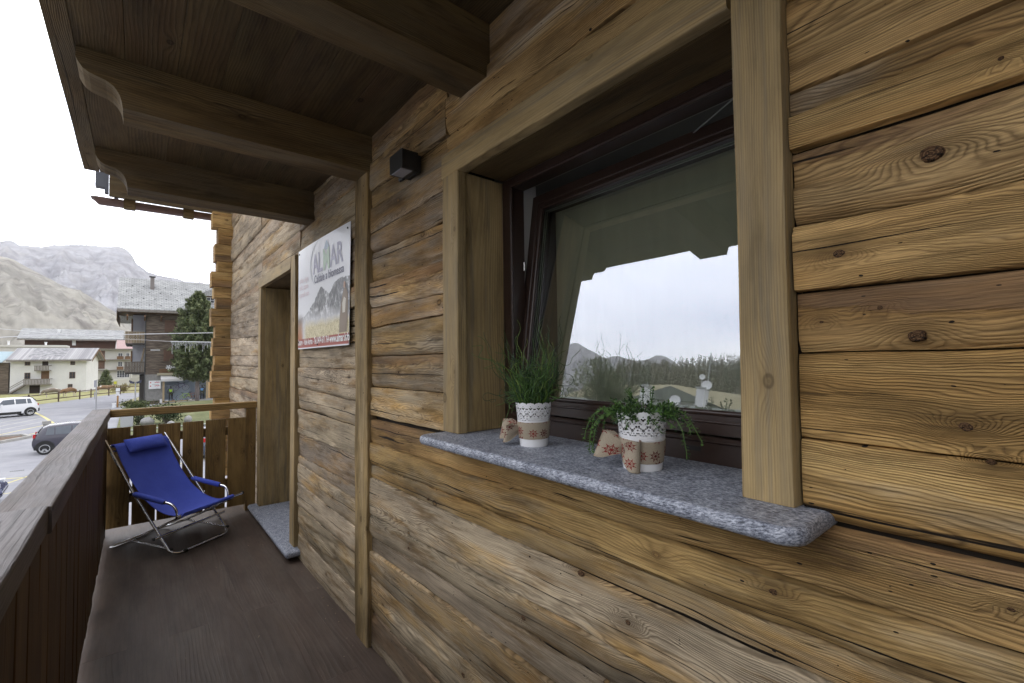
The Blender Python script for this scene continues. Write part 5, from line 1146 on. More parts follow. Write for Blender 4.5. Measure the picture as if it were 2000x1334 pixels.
c = n.mix(w1, (.25, .245, .255), (.42, .41, .415)); c = n.mix(1., c, n.ramp(f, [(0., .45), (.14, 1.), (1., 1.)]), 'MULTIPLY')
mid = n.mul(n.math('GREATER_THAN', sp[0], -7.3), n.math('LESS_THAN', sp[0], -2.9)); mid = n.mul(mid, n.math('GREATER_THAN', sp[2], 6.0)); sl_ = n.ramp(n.noise(n.comb(n.mul(sp[0], 2.), sp[1], n.mul(sp[2], 9.)), 1., 4., .7), [(.35, (.13, .13, .14)), (.6, (.36, .355, .36))])
n.out(n.bsdf(n.mix(mid, c, sl_), .9)); Wroof(pk)
WB('eave_board', oldwood, (-9.5, .8, -.78, -.72, 5.22, 5.42)); g = MB(); g.prism([(.86, -.7, 5.35), (.86, 3.5, 7.4), (.86, 3.5, 7.1), (.86, -.7, 5.1)], (.05, 0, 0)); g.build('verge_board', brownw, wh); g = MB(); g.prism([(.86, 7.7, 5.35), (.86, 3.5, 7.4), (.86, 3.5, 7.1), (.86, 7.7, 5.1)][::-1], (.05, 0, 0)); g.build('verge_board', brownw, wh)
def wwin(x0, x1, z0, z1, fm=redwood, y=-.0):
    g = MB(); t = .07; g.box(x0, x0 + t, y - .05, y, z0, z1); g.box(x1 - t, x1, y - .05, y, z0, z1); g.box(x0 + t, x1 - t, y - .05, y, z0, z0 + t); g.box(x0 + t, x1 - t, y - .05, y, z1 - t, z1); xm = (x0 + x1) / 2; g.box(xm - .025, xm + .025, y - .045, y, z0 + t, z1 - t); zm = (z0 + z1) / 2; g.box(x0 + t, x1 - t, y - .04, y, zm - .02, zm + .02)
    o = g.build('window', fm, wh); g = MB(); g.box(x0 + t, x1 - t, y - .03, y - .002, z0 + t, z1 - t); p_ = g.build('pane', dglass); p_.parent = o
for q in ((-7.57, -6.92, 4.57, 5.2), (-2.05, -1.44, 4.57, 5.2), (-7.57, -6.88, 2.38, 3.39), (-2.14, -1.39, 2.29, 3.39), (-2.3, -1.7, .5, 1.35)): wwin(*q)
WB('balcony_door', plain('dark_door_wood', (.05, .035, .03), .8), (-5.5, -4.77, -.03, 0, 4.53, 5.3)); WB('balcony_door', brownw, (-5.6, -4.63, -.03, 0, 2.25, 3.63))
WB('stable_door', plain('dark_stable_opening', (.04, .03, .025), .9), (-6.95, -5.7, -.03, 0, 0., 1.45)); 
for (x0, x1, z0, z1) in ((-6.16, -4.39, 3.64, 4.56), (-7.38, -4.25, 1.35, 2.36)):
    fl0 = WB('balcony_floor', oldwood, (x0, x1, -1., 0, z0, z0 + .14)); nb = int((x1 - x0) / .17)
    for i in range(nb):
        g = MB(); xx = x0 + (x1 - x0) * (i + .5) / nb; g.box(xx - .065, xx + .065, -1.03, -1., z0 + .12, z1 - .1 + .03 * (i % 2)); o = g.build('baluster', oldwood); o.parent = fl0
    g = MB(); g.box(x0 - .03, x1 + .03, -1.06, -.98, z1 - .1, z1); g.box(x1 - .03, x1 + .03, -1., 0., z1 - .1, z1); o = g.build('balcony_rail', oldwood); o.parent = fl0
g = MB(); g.prism([(-7.35, -1., 1.5), (-7.35, -1., 1.25), (-8.95, -1., .05), (-9.1, -1., .2)], (0, .9, 0)); st1 = g.build('outside_stair', oldwood, wh); g = MB(); g.timber((-7.3, -1.02, 2.3), (-8.95, -1.02, 1.05), .06, .09, seg=9); g.timber((-7.3, -1.02, 2.0), (-8.95, -1.02, .75), .04, .08, seg=9); g.timber((-8.95, -1.02, .05), (-8.95, -1.02, 1.1), .07, .07, up=(0, 1, 0), seg=9); o = g.build('stair_rail', oldwood); o.parent = st1
# neighbours
bb = empty('blue_roof_barn', (-18.5, 109, G), 'old log barn with a light blue sheet roof left of the white farmhouse', 'barn'); B(bb, 'wall', sidm, (-23., -16.1, 108.5, 114., G, 1.9)); g = MB(); g.prism([(-23.5, 107.6, 1.9), (-16.3, 107.6, 1.9), (-16.3, 107.6, 1.75), (-23.5, 107.6, 1.75)], (.0, 0, .001)); 
g = MB(); g.add([(-23.5, 107.8, 1.95), (-16.75, 107.8, 1.95), (-15.9, 112., 3.75), (-23.5, 112., 3.75)], [(0, 1, 2, 3)]); g.add([(-23.5, 107.8, 1.85), (-16.75, 107.8, 1.85), (-15.9, 112., 3.65), (-23.5, 112., 3.65)], [(3, 2, 1, 0)]); part(g, 'roof', plain('light_blue_sheet_metal', (.25, .34, .38), .5), bb)
fb = empty('white_flat_building', (-17, 137, G), 'long low white building with a flat roof edge behind the farmhouse roof', 'building'); B(fb, 'wall', plain('white_render', (.55, .54, .52), .9), (-24., -11.85, 135., 141., G, 5.15)); B(fb, 'roof_edge', plain('white_roof_edge', (.60, .59, .56), .8), (-24.2, -11.75, 134.8, 141.2, 5.15, 5.55))
for x, h_ in ((-20.2, .75), (-14.9, .55)): g = MB(); g.tube([(x, 135.4, 5.5), (x, 135.4, 5.55 + h_)], .16, 8); g.tube([(x, 135.4, 5.55 + h_), (x, 135.4, 5.65 + h_)], .24, 8); part(g, 'roof_vent', M['white_enamel'], fb)
lb = empty('long_roof_building', (-12, 152, G), 'very long dark brown timber building under one grey slate roof, behind the farmhouse', 'building'); gable_roof(lb, -21., -2.8, 149., 155., 162., 7.55, 10.1, .25, slate); B(lb, 'wall', plain('dark_brown_cladding', (.075, .038, .026), .8, nscale=1., namt=.2), (-19.9, -4., 150., 160., 2., 7.45)); B(lb, 'lower_wall', plaster, (-19.8, -4.2, 150.2, 160., G, 2.)); B(lb, 'white_window', M['white_enamel'], (-12.1, -11.5, 149.95, 150., 6., 7.2)); B(lb, 'eave_board', oldwood, (-21., -2.8, 148.95, 149.02, 7.1, 7.35))
for x in (-14.7,): g = MB(); g.box(x - .25, x + .25, 152.6, 153.1, 8.6, 9.9); part(g, 'roof_vent', M['white_enamel'], lb)
g = MB(); g.tube([(-4.3, 149.9, 4.8), (-4.1, 149.9, 7.3)], .12, 8); part(g, 'downpipe', M['white_enamel'], lb)
ap = empty('apartment_block', (-3.5, 126, G), 'cream apartment block with dark floor bands and small balconies beside the chalet', 'apartment block')
cream = plain('pale_cream_render', (.50, .49, .45), .9, nscale=.5, namt=.05); B(ap, 'wall', cream, (-6.3, -.95, 125., 134., -1.7, 4.45)); B(ap, 'wing_wall', cream, (-12., -6.3, 126., 134., -3.2, 4.4)); B(ap, 'roof_slab', oldwood, (-6.9, -.8, 124.2, 134., 4.42, 4.60)); B(ap, 'floor_band', oldwood, (-6.4, -.9, 124.3, 125., 2.27, 2.42), (-6.4, -.9, 124.3, 125., .12, .27))
B(ap, 'brown_panel', redwood, (-6.2, -5.2, 124.93, 125., 2.6, 4.2)); B(ap, 'brown_panel', redwood, (-6.2, -5.2, 124.93, 125., .5, 2.2))
for (x0, x1) in ((-3.18, -2.44), (-1.9, -1.33)):
    window(ap, x0, x1, 125., 2.85, 3.7, M['white_enamel'], dglass); window(ap, x0, x1, 125., .95, 1.9, M['white_enamel'], dglass)
    for z in (2.42, .27): B(ap, 'balcony_front', brownw, (x0 - .15, x1 + .15, 124.5, 124.56, z, z + .62))
window(ap, -3.3, -1.27, 125., -1.36, .02, M['white_enamel'], dglass, 5, 3); B(ap, 'low_annex', plain('white_annex', (.56, .55, .50), .9), (-4.25, -1.3, 123., 125., -3.2, -1.65)); B(ap, 'annex_door', plain('beige_door', (.40, .37, .26), .8), (-3.8, -3.15, 122.95, 123., -3.2, -2.05)); B(ap, 'yellow_notice', plain('yellow_notice', (.62, .62, .05), .7), (-3.65, -3.25, 122.92, 122.95, -2.6, -2.1))
pkb = empty('pink_roof_house', (-2.5, 141, G), 'house with a faded pink roof showing between the long building and the chalet', 'house'); gable_roof(pkb, -3.9, 2., 139., 143., 147., 4.6, 7.1, .2, plain('faded_pink_tiles', (.42, .30, .29), .85, nscale=2., namt=.1)); B(pkb, 'wall', cream, (-3.4, 1.8, 139.6, 146.4, G, 4.6))

# ------------------------------------------------------------------ street furniture
galv = plain('galvanised_steel', (.42, .43, .45), .45, metal=.5)
def simple(name, mb, mat, label, cat, group=None, smooth=True): o = mb.build(name, mat, None, smooth, 40); tag(o, label, cat, group); return o
g = MB(); g.tube([(-3.23, 63.4, G), (-3.25, 63.4, -.16)], .055, 10); sp_ = simple('sign_post', g, galv, 'pale metal post at the road edge in front of the farmhouse', 'post'); g = MB(); g.box(-3.42, -3.31, 63.38, 63.42, -.9, -.2); g.box(-3.40, -3.33, 63.38, 63.42, -2.1, -1.4); o = g.build('sign_edge', plain('sign_back_grey', (.30, .31, .36), .6)); put(o, sp_)
wp = empty('timber_bollard', (-1.6, 64.9, G), 'orange-brown wooden post carrying two white boxes beside the road', 'post'); g = MB(); g.timber((-1.60, 64.9, G), (-1.60, 64.9, -1.95), .15, .15, up=(0, 1, 0), seg=3, seed=.5); part(g, 'wooden_post', plain('orange_brown_post', (.36, .19, .06), .7), wp); g = MB(); g.box(-1.75, -1.45, 64.8, 65., -1.95, -1.58); part(g, 'white_box', M['white_enamel'], wp); g = MB(); g.box(-1.77, -1.43, 64.78, 65., -1.5, -1.15); part(g, 'white_box', M['white_enamel'], wp); g = MB(); g.box(-1.56, -1.50, 64.85, 64.95, -1.6, -1.48); part(g, 'bracket', dk, wp)
g = MB(); g.box(-2.02, -1.74, 64.2, 64.6, G, -2.78); g.box(-2.04, -1.72, 64.18, 64.62, -2.78, -2.72); simple('kerb_box', g, M['white_enamel'], 'small white box on the ground left of the wooden post', 'box', smooth=False)
sl_ = empty('street_lamp', (-.14, 62.2, G), 'grey street lamp post with two dark lamp heads in front of the chalet corner', 'street lamp'); g = MB(); g.tube([(-.14, 62.2, G), (-.14, 62.2, -.45)], [.07, .055], 10); g.tube([(-.38, 62.2, -.55), (.12, 62.2, -.5)], .03, 8); part(g, 'lamp_post', galv, sl_, True)
lhm = plain('dark_blue_lamp_head', (.05, .055, .09), .5)
for x, a in ((-.42, -.3), (.12, .3)):
    g = MB(); g.obox((x, 62.2, -.50), (1, 0, a), (0, 1, 0), (-a, 0, 1), .36, .40, .20); g.obox((x - .14 * (1 if x < 0 else -1), 62.2, -.38), (1, 0, a * 2), (0, 1, 0), (-a * 2, 0, 1), .24, .38, .14); part(g, 'lamp_head', lhm, sl_)
def bollard(x, y, z1, label):
    r = empty('stone_bollard', (x, y, G), label, 'bollard', 0., 'stone bollards along the car park'); g = MB(); g.timber((x, y, G), (x, y, z1 - .22), .30, .30, up=(0, 1, 0), r=.02, seg=2); part(g, 'shaft', plain('pale_concrete', (.34, .33, .31), .9, nscale=6., namt=.15), r); g = MB(); g.timber((x, y, z1 - .20), (x, y, z1), .40, .40, up=(0, 1, 0), r=.03, seg=2); part(g, 'cap', bpy.data.materials['pale_concrete'], r); g = MB(); g.box(x - .15, x + .15, y - .15, y + .15, z1 - .22, z1 - .20); part(g, 'joint', dk, r)
bollard(-4.53, 42.4, -2.20, 'square stone bollard behind the dark moving car'); bollard(-3.08, 44.5, -2.50, 'low square stone bollard just above the balcony handrail')
pl = empty('planter_bed', (-6.3, 42., G), 'low stone-edged planting bed at the end of the parking bays', 'planter'); g = MB(); stn = plain('pale_kerb_stone', (.36, .35, .33), .9, nscale=5., namt=.2)
for a, b_ in (((-8.6, 40.2), (-6.35, 40.5)), ((-6.3, 40.5), (-5.25, 42.2)), ((-5.25, 42.3), (-5.7, 43.6)), ((-5.8, 43.7), (-8.8, 43.6))): q = MB(); q.timber((*a, G + .07), (*b_, G + .07), .18, .18, seg=3, r=.02); part(q, 'kerb_stone', stn, pl)
g = MB(); g.poly([(-8.6, 40.3, G + .06), (-6.3, 40.6, G + .06), (-5.4, 42.2, G + .06), (-5.8, 43.5, G + .06), (-8.7, 43.5, G + .06)]); part(g, 'bed_soil', plain('brown_soil', (.13, .085, .055), .95, nscale=5., namt=.3), pl)
# post and rail fence
fe = empty('rail_fence', (-7., 82., G), 'dark two-rail wooden fence between the road and the grazing cows', 'fence'); fw = plain('dark_fence_wood', (.10, .065, .045), .85, nscale=4., namt=.3)
fp = [(-12.2, 68.), (-9.6, 75.8), (-7.6, 80.4), (-5.9, 83.7), (-4.95, 86.3), (-3.2, 89.4), (-2.0, 92.2), (-.2, 93.4), (2.5, 94.)]; fh = lambda x: 1.25
for x, y in fp: g = MB(); g.timber((x, y, G), (x, y, G + 1.25), .13, .13, up=(0, 1, 0), seg=9); part(g, 'fence_post', fw, fe)
for i in range(len(fp) - 1):
    for z in (.45, 1.08): g = MB(); g.timber((*fp[i], G + z), (*fp[i + 1], G + z), .07, .10, seg=9); part(g, 'fence_rail', fw, fe)
# wires and icicle lights over the street
cab = plain('pale_cable', (.62, .62, .64), .6)
def cable(name, pts, r, label):
    g = MB(); g.tube(pts, r, 5, False); return simple(name, g, cab, label, 'cable', 'cables across the street')
cable('overhead_cable', [(-9, 40, 3.0), (-6.32, 40, 3.11), (-4.18, 40, 3.33), (-.66, 40, 3.42), (1.67, 40, 3.54), (4.36, 40, 3.67), (7, 40, 3.8)], .022, 'single pale cable crossing in front of the chalet balcony, above the fairy lights')
ic = empty('icicle_lights', (3., 40., 3.), 'white icicle fairy lights hanging from a cable in front of the tall tree', 'fairy lights'); g = MB(); g.tube([(-9, 40, 3.85), (-6.33, 40, 3.62), (-3.5, 40, 3.34), (-.66, 40, 3.12), (1.76, 40, 2.99)], .010, 5, False); g.tube([(1.76, 40, 2.99), (4.24, 40, 2.97), (7, 40, 3.0)], .026, 5, False); part(g, 'cable', cab, ic)
g = MB(); x = 1.8
while x < 6.5:
    ln = rng.uniform(.15, .75) if rng.random() < .8 else rng.uniform(.7, .95)
    for k in range(int(ln / .055)): g.obox((x + rng.uniform(-.012, .012), 40, 2.95 - k * .055), (1, 0, 0), (0, 1, 0), (0, 0, 1), .018, .018, .034)
    x += rng.uniform(.055, .10)
part(g, 'light_string', plain('clear_white_bulbs', (.80, .81, .85), .3), ic)

# ------------------------------------------------------------------ cars
def car(label, paint, L_=4.2, H_=1.6, suv=False, wx=.305, name='parked_car', loc=(0, 0, 0), rz=0., group=None):
    r = empty(name, loc, label, 'car', rz, group); hw = .90 if suv else .84; hh = H_
    if suv: st = [(-.50, .52, .78, .80), (-.485, .34, .98, 1.02), (-.45, .24, 1.05, 1.30), (-.40, .22, 1.06, 1.58), (-.36, .22, 1.06, 1.64), (-.10, .22, 1.05, 1.66), (.06, .22, 1.04, 1.64), (.14, .22, 1.03, 1.50), (.24, .22, 1.02, 1.10), (.27, .22, 1.02, 1.04), (.42, .24, .99, 1.01), (.475, .30, .86, .90), (.50, .45, .66, .70)]
    else: st = [(-.50, .45, .66, .70), (-.485, .30, .86, .92), (-.455, .22, .94, 1.12), (-.40, .19, .96, 1.36), (-.33, .19, .95, 1.47), (-.10, .19, .93, 1.52), (.06, .19, .91, 1.49), (.14, .19, .90, 1.34), (.25, .19, .88, .95), (.29, .19, .86, .89), (.42, .22, .78, .80), (.475, .28, .66, .70), (.50, .40, .52, .56)]
    k = hh / (1.66 if suv else 1.52); P = []
    for i, (fx_, zb, zl, zr) in enumerate(st):
        e = abs(fx_) * 2; w_ = hw * (1 - .14 * max(0, (e - .8) / .2) ** 1.6); zb, zl, zr = zb * k, zl * k, zr * k; top = zr - zl > .12; wr = w_ - (.20 if top else .05)
        zr2 = max(zr, zl + .015); P.append([(fx_ * L_, -w_ * .86, zb), (fx_ * L_, -w_, zb + .10), (fx_ * L_, -w_, (zb + zl) / 2), (fx_ * L_, -w_ * .965, zl), (fx_ * L_, -wr, zl + (zr2 - zl) * .86), (fx_ * L_, -wr + .09, zr2 - .01), (fx_ * L_, 0, zr2 + .02),
                  (fx_ * L_, wr - .09, zr2 - .01), (fx_ * L_, wr, zl + (zr2 - zl) * .86), (fx_ * L_, w_ * .965, zl), (fx_ * L_, w_, (zb + zl) / 2), (fx_ * L_, w_, zb + .10), (fx_ * L_, w_ * .86, zb)])
    g = MB(); P = np.array(P); g.grid(P); g.poly([tuple(q) for q in P[0]]); g.poly([tuple(q) for q in P[-1]][::-1]); body = g.build('car_body', paint, r, True, 38)
    gm_ = bpy.data.materials.get('car_glass') or plain('car_glass', (.10, .115, .135), .05); tm = bpy.data.materials.get('car_tyre') or plain('car_tyre', (.018, .018, .018), .8); rm_ = bpy.data.materials.get('alloy_rim') or plain('alloy_rim', (.58, .59, .6), .3, metal=.6); blk = M['rubber']
    def at(fx_, t, s_):     # point on the greenhouse side
        xs_ = [q[0] for q in st]; zl = np.interp(fx_, xs_, [q[2] for q in st]) * k; zr = np.interp(fx_, xs_, [q[3] for q in st]) * k; w0 = hw * .965; w1 = hw - .20
        return (fx_ * L_, s_ * (w0 + (w1 - w0) * t + .014), zl + (zr - zl) * .86 * t)
    segs = ((-.375, -.30), (-.285, -.115), (-.095, .075)) if suv else ((-.36, -.27), (-.255, -.09), (-.07, .09))
    for s_ in (-1, 1):
        for a, b_ in segs:
            q = [at(a, .12, s_), at(b_, .12, s_), at(b_ - (.0 if b_ < .06 else .0), .93, s_), at(a + (.02 if a < -.33 else 0), .93, s_)]
            if b_ > .06: q = [at(a, .12, s_), at(b_ + .09, .10, s_), at(b_ - .0, .93, s_), at(a, .93, s_)]
            g = MB(); g.add(q, [(0, 1, 2, 3) if s_ < 0 else (3, 2, 1, 0)]); g.build('side_window', gm_, r)
    def scr(f0, f1, off):
        xs_ = [q[0] for q in st]; z = lambda f_: np.interp(f_, xs_, [q[3] for q in st]) * k + .03; g = MB(); w0, w1 = hw - .14, hw - .32; g.add([(f0 * L_ + off, -w0, z(f0)), (f0 * L_ + off, w0, z(f0)), (f1 * L_ + off, w1, z(f1)), (f1 * L_ + off, -w1, z(f1))], [(0, 1, 2, 3) if off > 0 else (3, 2, 1, 0)]); return g
    scr(.24, .15, .03).build('windscreen', gm_, r); scr(-.452, -.395, -.03).build('rear_window', gm_, r)
    wr_ = .35 if suv else .31
    for fx_ in (-wx, .305):
        for s_ in (-1, 1):
            cx, cy = fx_ * L_, s_ * (hw - .11)
            g = MB(); prof = [(wr_ * .62, -.10), (wr_ * .95, -.11), (wr_, -.07), (wr_, .07), (wr_ * .95, .11), (wr_ * .62, .10)]; n_ = 24; vs = []
            for (rr_, yy) in prof:
                for q in range(n_): vs.append((cx + rr_ * cos(2 * pi * q / n_), cy + yy * s_, wr_ + rr_ * sin(2 * pi * q / n_)))
            fs = [(i * n_ + q, i * n_ + (q + 1) % n_, (i + 1) * n_ + (q + 1) % n_, (i + 1) * n_ + q) for i in range(5) for q in range(n_)]; g.add(vs, fs); t_ = g.build('wheel', tm, r, True, 50)
            g = MB(); g.tube([(cx, cy + s_ * .055, wr_), (cx, cy + s_ * .115, wr_)], .07, 10)
            for q in range(5):
                a = 2 * pi * q / 5 + .3; g.obox((cx + cos(a) * wr_ * .36, cy + s_ * .10, wr_ + sin(a) * wr_ * .36), (cos(a), 0, sin(a)), (0, 1, 0), (-sin(a), 0, cos(a)), wr_ * .62, .03, .075)
            g.tube([(cx + wr_ * .63 * cos(a), cy + s_ * .10, wr_ + wr_ * .63 * sin(a)) for a in np.linspace(0, 2 * pi, 21)], .026, 6, False); o = g.build('rim', rm_, t_, True, 50)
            g = MB(); arch = [(cx + (wr_ + .085) * cos(a), s_ * (hw + .012), wr_ + .01 + (wr_ + .085) * sin(a)) for a in np.linspace(-.15, pi + .15, 15)]
            g.add(arch + [(cx, s_ * (hw + .006), wr_)], [((i, i + 1, 15) if s_ > 0 else (i + 1, i, 15)) for i in range(14)]); g.build('wheel_arch', blk, r)
    if suv:
        for s_ in (-1, 1): g = MB(); g.box(-.20 * L_, .20 * L_, s_ * hw - .02, s_ * hw + .02, .24, .46); g.build('sill_trim', blk, r)
        g = MB(); g.box(-.505 * L_, -.46 * L_, -hw * .9, hw * .9, .38, .66); g.build('rear_bumper', blk, r)
    for s_ in (-1, 1):
        g = MB(); g.timber((-.478 * L_, s_ * hw * .80, .88 * k), (-.478 * L_, s_ * hw * .80, 1.06 * k), .16, .10, up=(1, 0, 0), r=.02, seg=9, wob=0); g.build('tail_light', bpy.data.materials.get('red_lens') or plain('red_lens', (.45, .02, .02), .25), r)
        g = MB(); g.timber((.468 * L_, s_ * hw * .72, .62 * k), (.468 * L_, s_ * hw * .72, .76 * k), .30, .14, up=(1, 0, 0), r=.02, seg=9, wob=0); g.build('headlight', bpy.data.materials.get('clear_lens') or plain('clear_lens', (.6, .62, .65), .15), r)
        g = MB(); g.timber((.12 * L_, s_ * (hw + .10), 1.02 * k), (.12 * L_ - .02, s_ * (hw + .10), 1.16 * k), .20, .12, up=(1, 0, 0), r=.03, seg=9, wob=0); g.build('wing_mirror', paint, r)
    return r
white_paint = plain('white_car_paint', (.72, .73, .75), .25, Coat_Weight=.6); dark_paint = plain('dark_violet_grey_paint', (.045, .043, .062), .25, Coat_Weight=.8)
dv = Vector((cos(R(208)), sin(R(208)), 0)); c0 = Vector((-7.59, 60.64, G + .01)); ctr = c0 + dv * (.345 * 4.15) + Vector((dv.y, -dv.x, 0)) * .80
car('white compact off-road car parked beside the yellow line, cut by the left picture edge', white_paint, 4.15, 1.70, True, .345, 'parked_car', tuple(ctr), R(208))
dv = Vector((cos(R(3)), sin(R(3)), 0)); c0 = Vector((-3.66, 33.84, G + .01)); ctr = c0 + dv * (.365 * 3.5) + Vector((-dv.y, dv.x, 0)) * .72
car('dark violet-grey small hatchback driving past just below the balcony rail', dark_paint, 3.5, 1.52, False, .365, 'hatchback', tuple(ctr), R(3))
car('dark blue car of which only a window corner shows at the left picture edge', plain('dark_blue_paint', (.03, .04, .11), .25, Coat_Weight=.8), 4.3, 1.5, False, .305, 'hatchback', (-5.52, 22.7, G + .01), R(3))
car('dark car whose red tail light shows through a gap between railing boards', plain('slate_blue_paint', (.05, .06, .085), .25, Coat_Weight=.8), 4.1, 1.5, False, .305, 'hatchback', (3.25, 28.2, G + .01), R(88))

# ------------------------------------------------------------------ cows
def cow(x, y, rz, label, mat, headdown=True):
    r = empty('cow', (x, y, G), label, 'cow', rz, 'cows grazing behind the rail fence')
    hz = .35 if headdown else 1.15
    pts = [(-.75, 0, 1.12), (-.35, 0, 1.08), (.1, 0, 1.05), (.55, 0, 1.10), (.85, 0, 1.12 if not headdown else .98), (1.15, 0, 1.2 if not headdown else .62), (1.35, 0, hz), (-.68, -.2, .85), (-.70, -.2, .55), (-.66, -.2, .05), (-.68, .2, .85), (-.64, .2, .55), (-.60, .2, .05), (.58, -.18, .75), (.60, -.18, .42), (.58, -.18, .05), (.58, .18, .75), (.55, .18, .42), (.52, .18, .05), (-.88, 0, 1.05), (-.92, 0, .6)]
    ed = [(0, 1), (1, 2), (2, 3), (3, 4), (4, 5), (5, 6), (0, 7), (7, 8), (8, 9), (0, 10), (10, 11), (11, 12), (3, 13), (13, 14), (14, 15), (3, 16), (16, 17), (17, 18), (0, 19), (19, 20)]
    rad = [.27, .33, .35, .32, .19, .13, .085, .15, .075, .05, .15, .075, .05, .12, .065, .05, .12, .065, .05, .04, .03]
    skin('cow_body', pts, ed, rad, mat, r); g = MB()
    for s_ in (-1, 1): g.tube([(1.15, s_ * .10, hz + .28), (1.12, s_ * .24, hz + .26)], [.05, .02], 6)
    g.build('ears', mat, r, True); return r
def cowmat(name, c1, c2, thr):
    m, n = newmat(name); oc = n.obj(); sp = n.sep(oc); f = n.noise(oc, 1.6, 2., .4); f = n.add(f, n.ramp(sp[2], [(.45, .3), (.75, -.02)])); n.out(n.bsdf(n.mix(n.ramp(f, [(thr, 0.), (thr + .03, 1.)]), c1, c2), .85)); return m
cow(-9.3, 91.5, pi, 'grey-brown and white cow with lowered head at the left of the herd', cowmat('grey_brown_hide', (.20, .165, .13), (.55, .50, .45), .56)); cow(-7.55, 91.6, pi + .7, 'red-brown and white cow in the middle below the farmhouse wall', cowmat('red_brown_hide', (.20, .115, .06), (.58, .52, .45), .58)); cow(-4.0, 95.4, .1, 'brown cow with white head behind the metal road post', cowmat('brown_hide', (.21, .13, .07), (.6, .55, .48), .60), False)

# ------------------------------------------------------------------ trees, shrubs and rocks
needle = plain('pine_needles_green', (.12, .155, .070), .75, nscale=1.2, namt=.35); needle2 = plain('pine_needles_light', (.24, .27, .13), .75, nscale=1.2, namt=.3); bark = plain('grey_pine_bark', (.20, .17, .16), .9, nscale=4., namt=.25)
def tuft(mb, p, d, s_, k=6):
    for _ in range(k):
        a = Vector((rng.gauss(0, 1), rng.gauss(0, 1), rng.gauss(0, 1))).normalized(); t_ = (Vector(d) * .8 + a * .8).normalized(); sd = t_.cross(a).normalized() * s_ * .16; mb.add([Vector(p) - sd, Vector(p) + t_ * s_ * .6 - sd * .4, Vector(p) + t_ * s_, Vector(p) + sd], [(0, 1, 2, 3)])
def conifer(name, x, y, z0, ztop, prof, label, cat='tree', ntuft=2600, ts=.32, group=None, lean=0.):
    r = empty(name, (x, y, z0), label, cat, 0., group); H_ = ztop - z0; g = MB(); g.tube([(0, 0, -.2), (.02, 0, H_ * .3), (lean * .5, 0, H_ * .6), (lean, 0, H_ * .97)], [.033 * H_ * .55, .028 * H_ * .5, .014 * H_ * .5, .002 * H_], 10); g.build('trunk', bark, r, True)
    g1, g2, br_ = MB(), MB(), MB(); nb = 150
    for i in range(nb):
        t = i / nb; zr = prof[0][0] + (1 - prof[0][0]) * t; rad = np.interp(zr, [q[0] for q in prof], [q[1] for q in prof]); a = i * 2.39996 + rng.uniform(-.3, .3); L_ = rad * rng.uniform(.72, 1.08); rise = .30 + .45 * t
        p0 = Vector((lean * zr, 0, H_ * zr)); e = p0 + Vector((cos(a) * L_, sin(a) * L_, L_ * rise)); md = p0 + Vector((cos(a) * L_ * .6, sin(a) * L_ * .6, L_ * rise * .35)); br_.tube([p0, md, e], [.035, .02, .008], 5, False)
        nt = max(4, int(ntuft / nb * (.35 + L_ / 2.6)))
        for k in range(nt):
            u_ = rng.random() ** .6; q = p0.lerp(md, u_ * 2) if u_ < .5 else md.lerp(e, u_ * 2 - 1); sp_r = .34 * (1.1 - .5 * u_) * (.5 + L_ * .35); q = q + Vector((rng.gauss(0, 1), rng.gauss(0, 1), rng.gauss(0, .8))) * sp_r * .55
            up_ = Vector((cos(a) * .5, sin(a) * .5, .9)).normalized(); tuft(g1 if rng.random() < .62 else g2, q, up_, ts * rng.uniform(.6, 1.2))
    br_.build('limbs', bark, r, True); c1_ = g1.build('crown', needle, r); c2_ = g2.build('light_needles', needle2, c1_) ; return r
conifer('pine_tree', 5.25, 62.6, G, 9.40, [(.20, 1.8), (.27, 2.5), (.42, 2.8), (.55, 2.4), (.70, 1.9), (.85, 1.15), (1., .12)], 'tall full green pine in front of the shop window, taller than the chalet eave', ntuft=11000, ts=.30)
conifer('young_spruce', -4.7, 118., G, .1, [(.05, 1.1), (.3, .9), (.7, .5), (1., .05)], 'small yellow-green spruce between the farmhouse and the apartment block', ntuft=500, ts=.4)
def shrub(x, y, z0, rx, rz_, label, mats, nleaf=900, ls=.10, name='shrub', group='shrubs on the lawn below the balcony', stem=True):
    r = empty(name, (x, y, z0), label, 'shrub', 0., group); g1, g2, st_ = MB(), MB(), MB()
    for k in range(14):
        a = rng.uniform(0, 6.28); e = Vector((cos(a) * rx * rng.uniform(.3, .9), sin(a) * rx * rng.uniform(.3, .9), rz_ * rng.uniform(.6, 1.6))); st_.tube([(0, 0, 0), e * .5 + Vector((0, 0, .1)), e], [.03, .018, .006], 5, False)
        for j in range(nleaf // 14):
            q = e * rng.uniform(.45, 1.05) + Vector((rng.gauss(0, 1) * rx * .2, rng.gauss(0, 1) * rx * .2, rng.gauss(0, 1) * rz_ * .2)); d = Vector((rng.gauss(0, 1), rng.gauss(0, 1), abs(rng.gauss(0, 1)))).normalized(); s_ = d.cross(Vector((rng.random(), rng.random(), rng.random()))).normalized() * ls * .4
            (g1 if rng.random() < .6 else g2).add([q, q + d * ls * .5 + s_, q + d * ls, q + d * ls * .5 - s_], [(0, 1, 2, 3)])
    st_.build('stems', bark, r, True); a_ = g1.build('foliage', mats[0], r); g2.build('light_foliage', mats[1], a_); return r
pl1 = (plain('shrub_green', (.035, .055, .022), .8), plain('shrub_light', (.085, .11, .045), .8)); pl2 = (plain('box_green', (.075, .10, .035), .8), plain('box_light', (.14, .165, .06), .8))
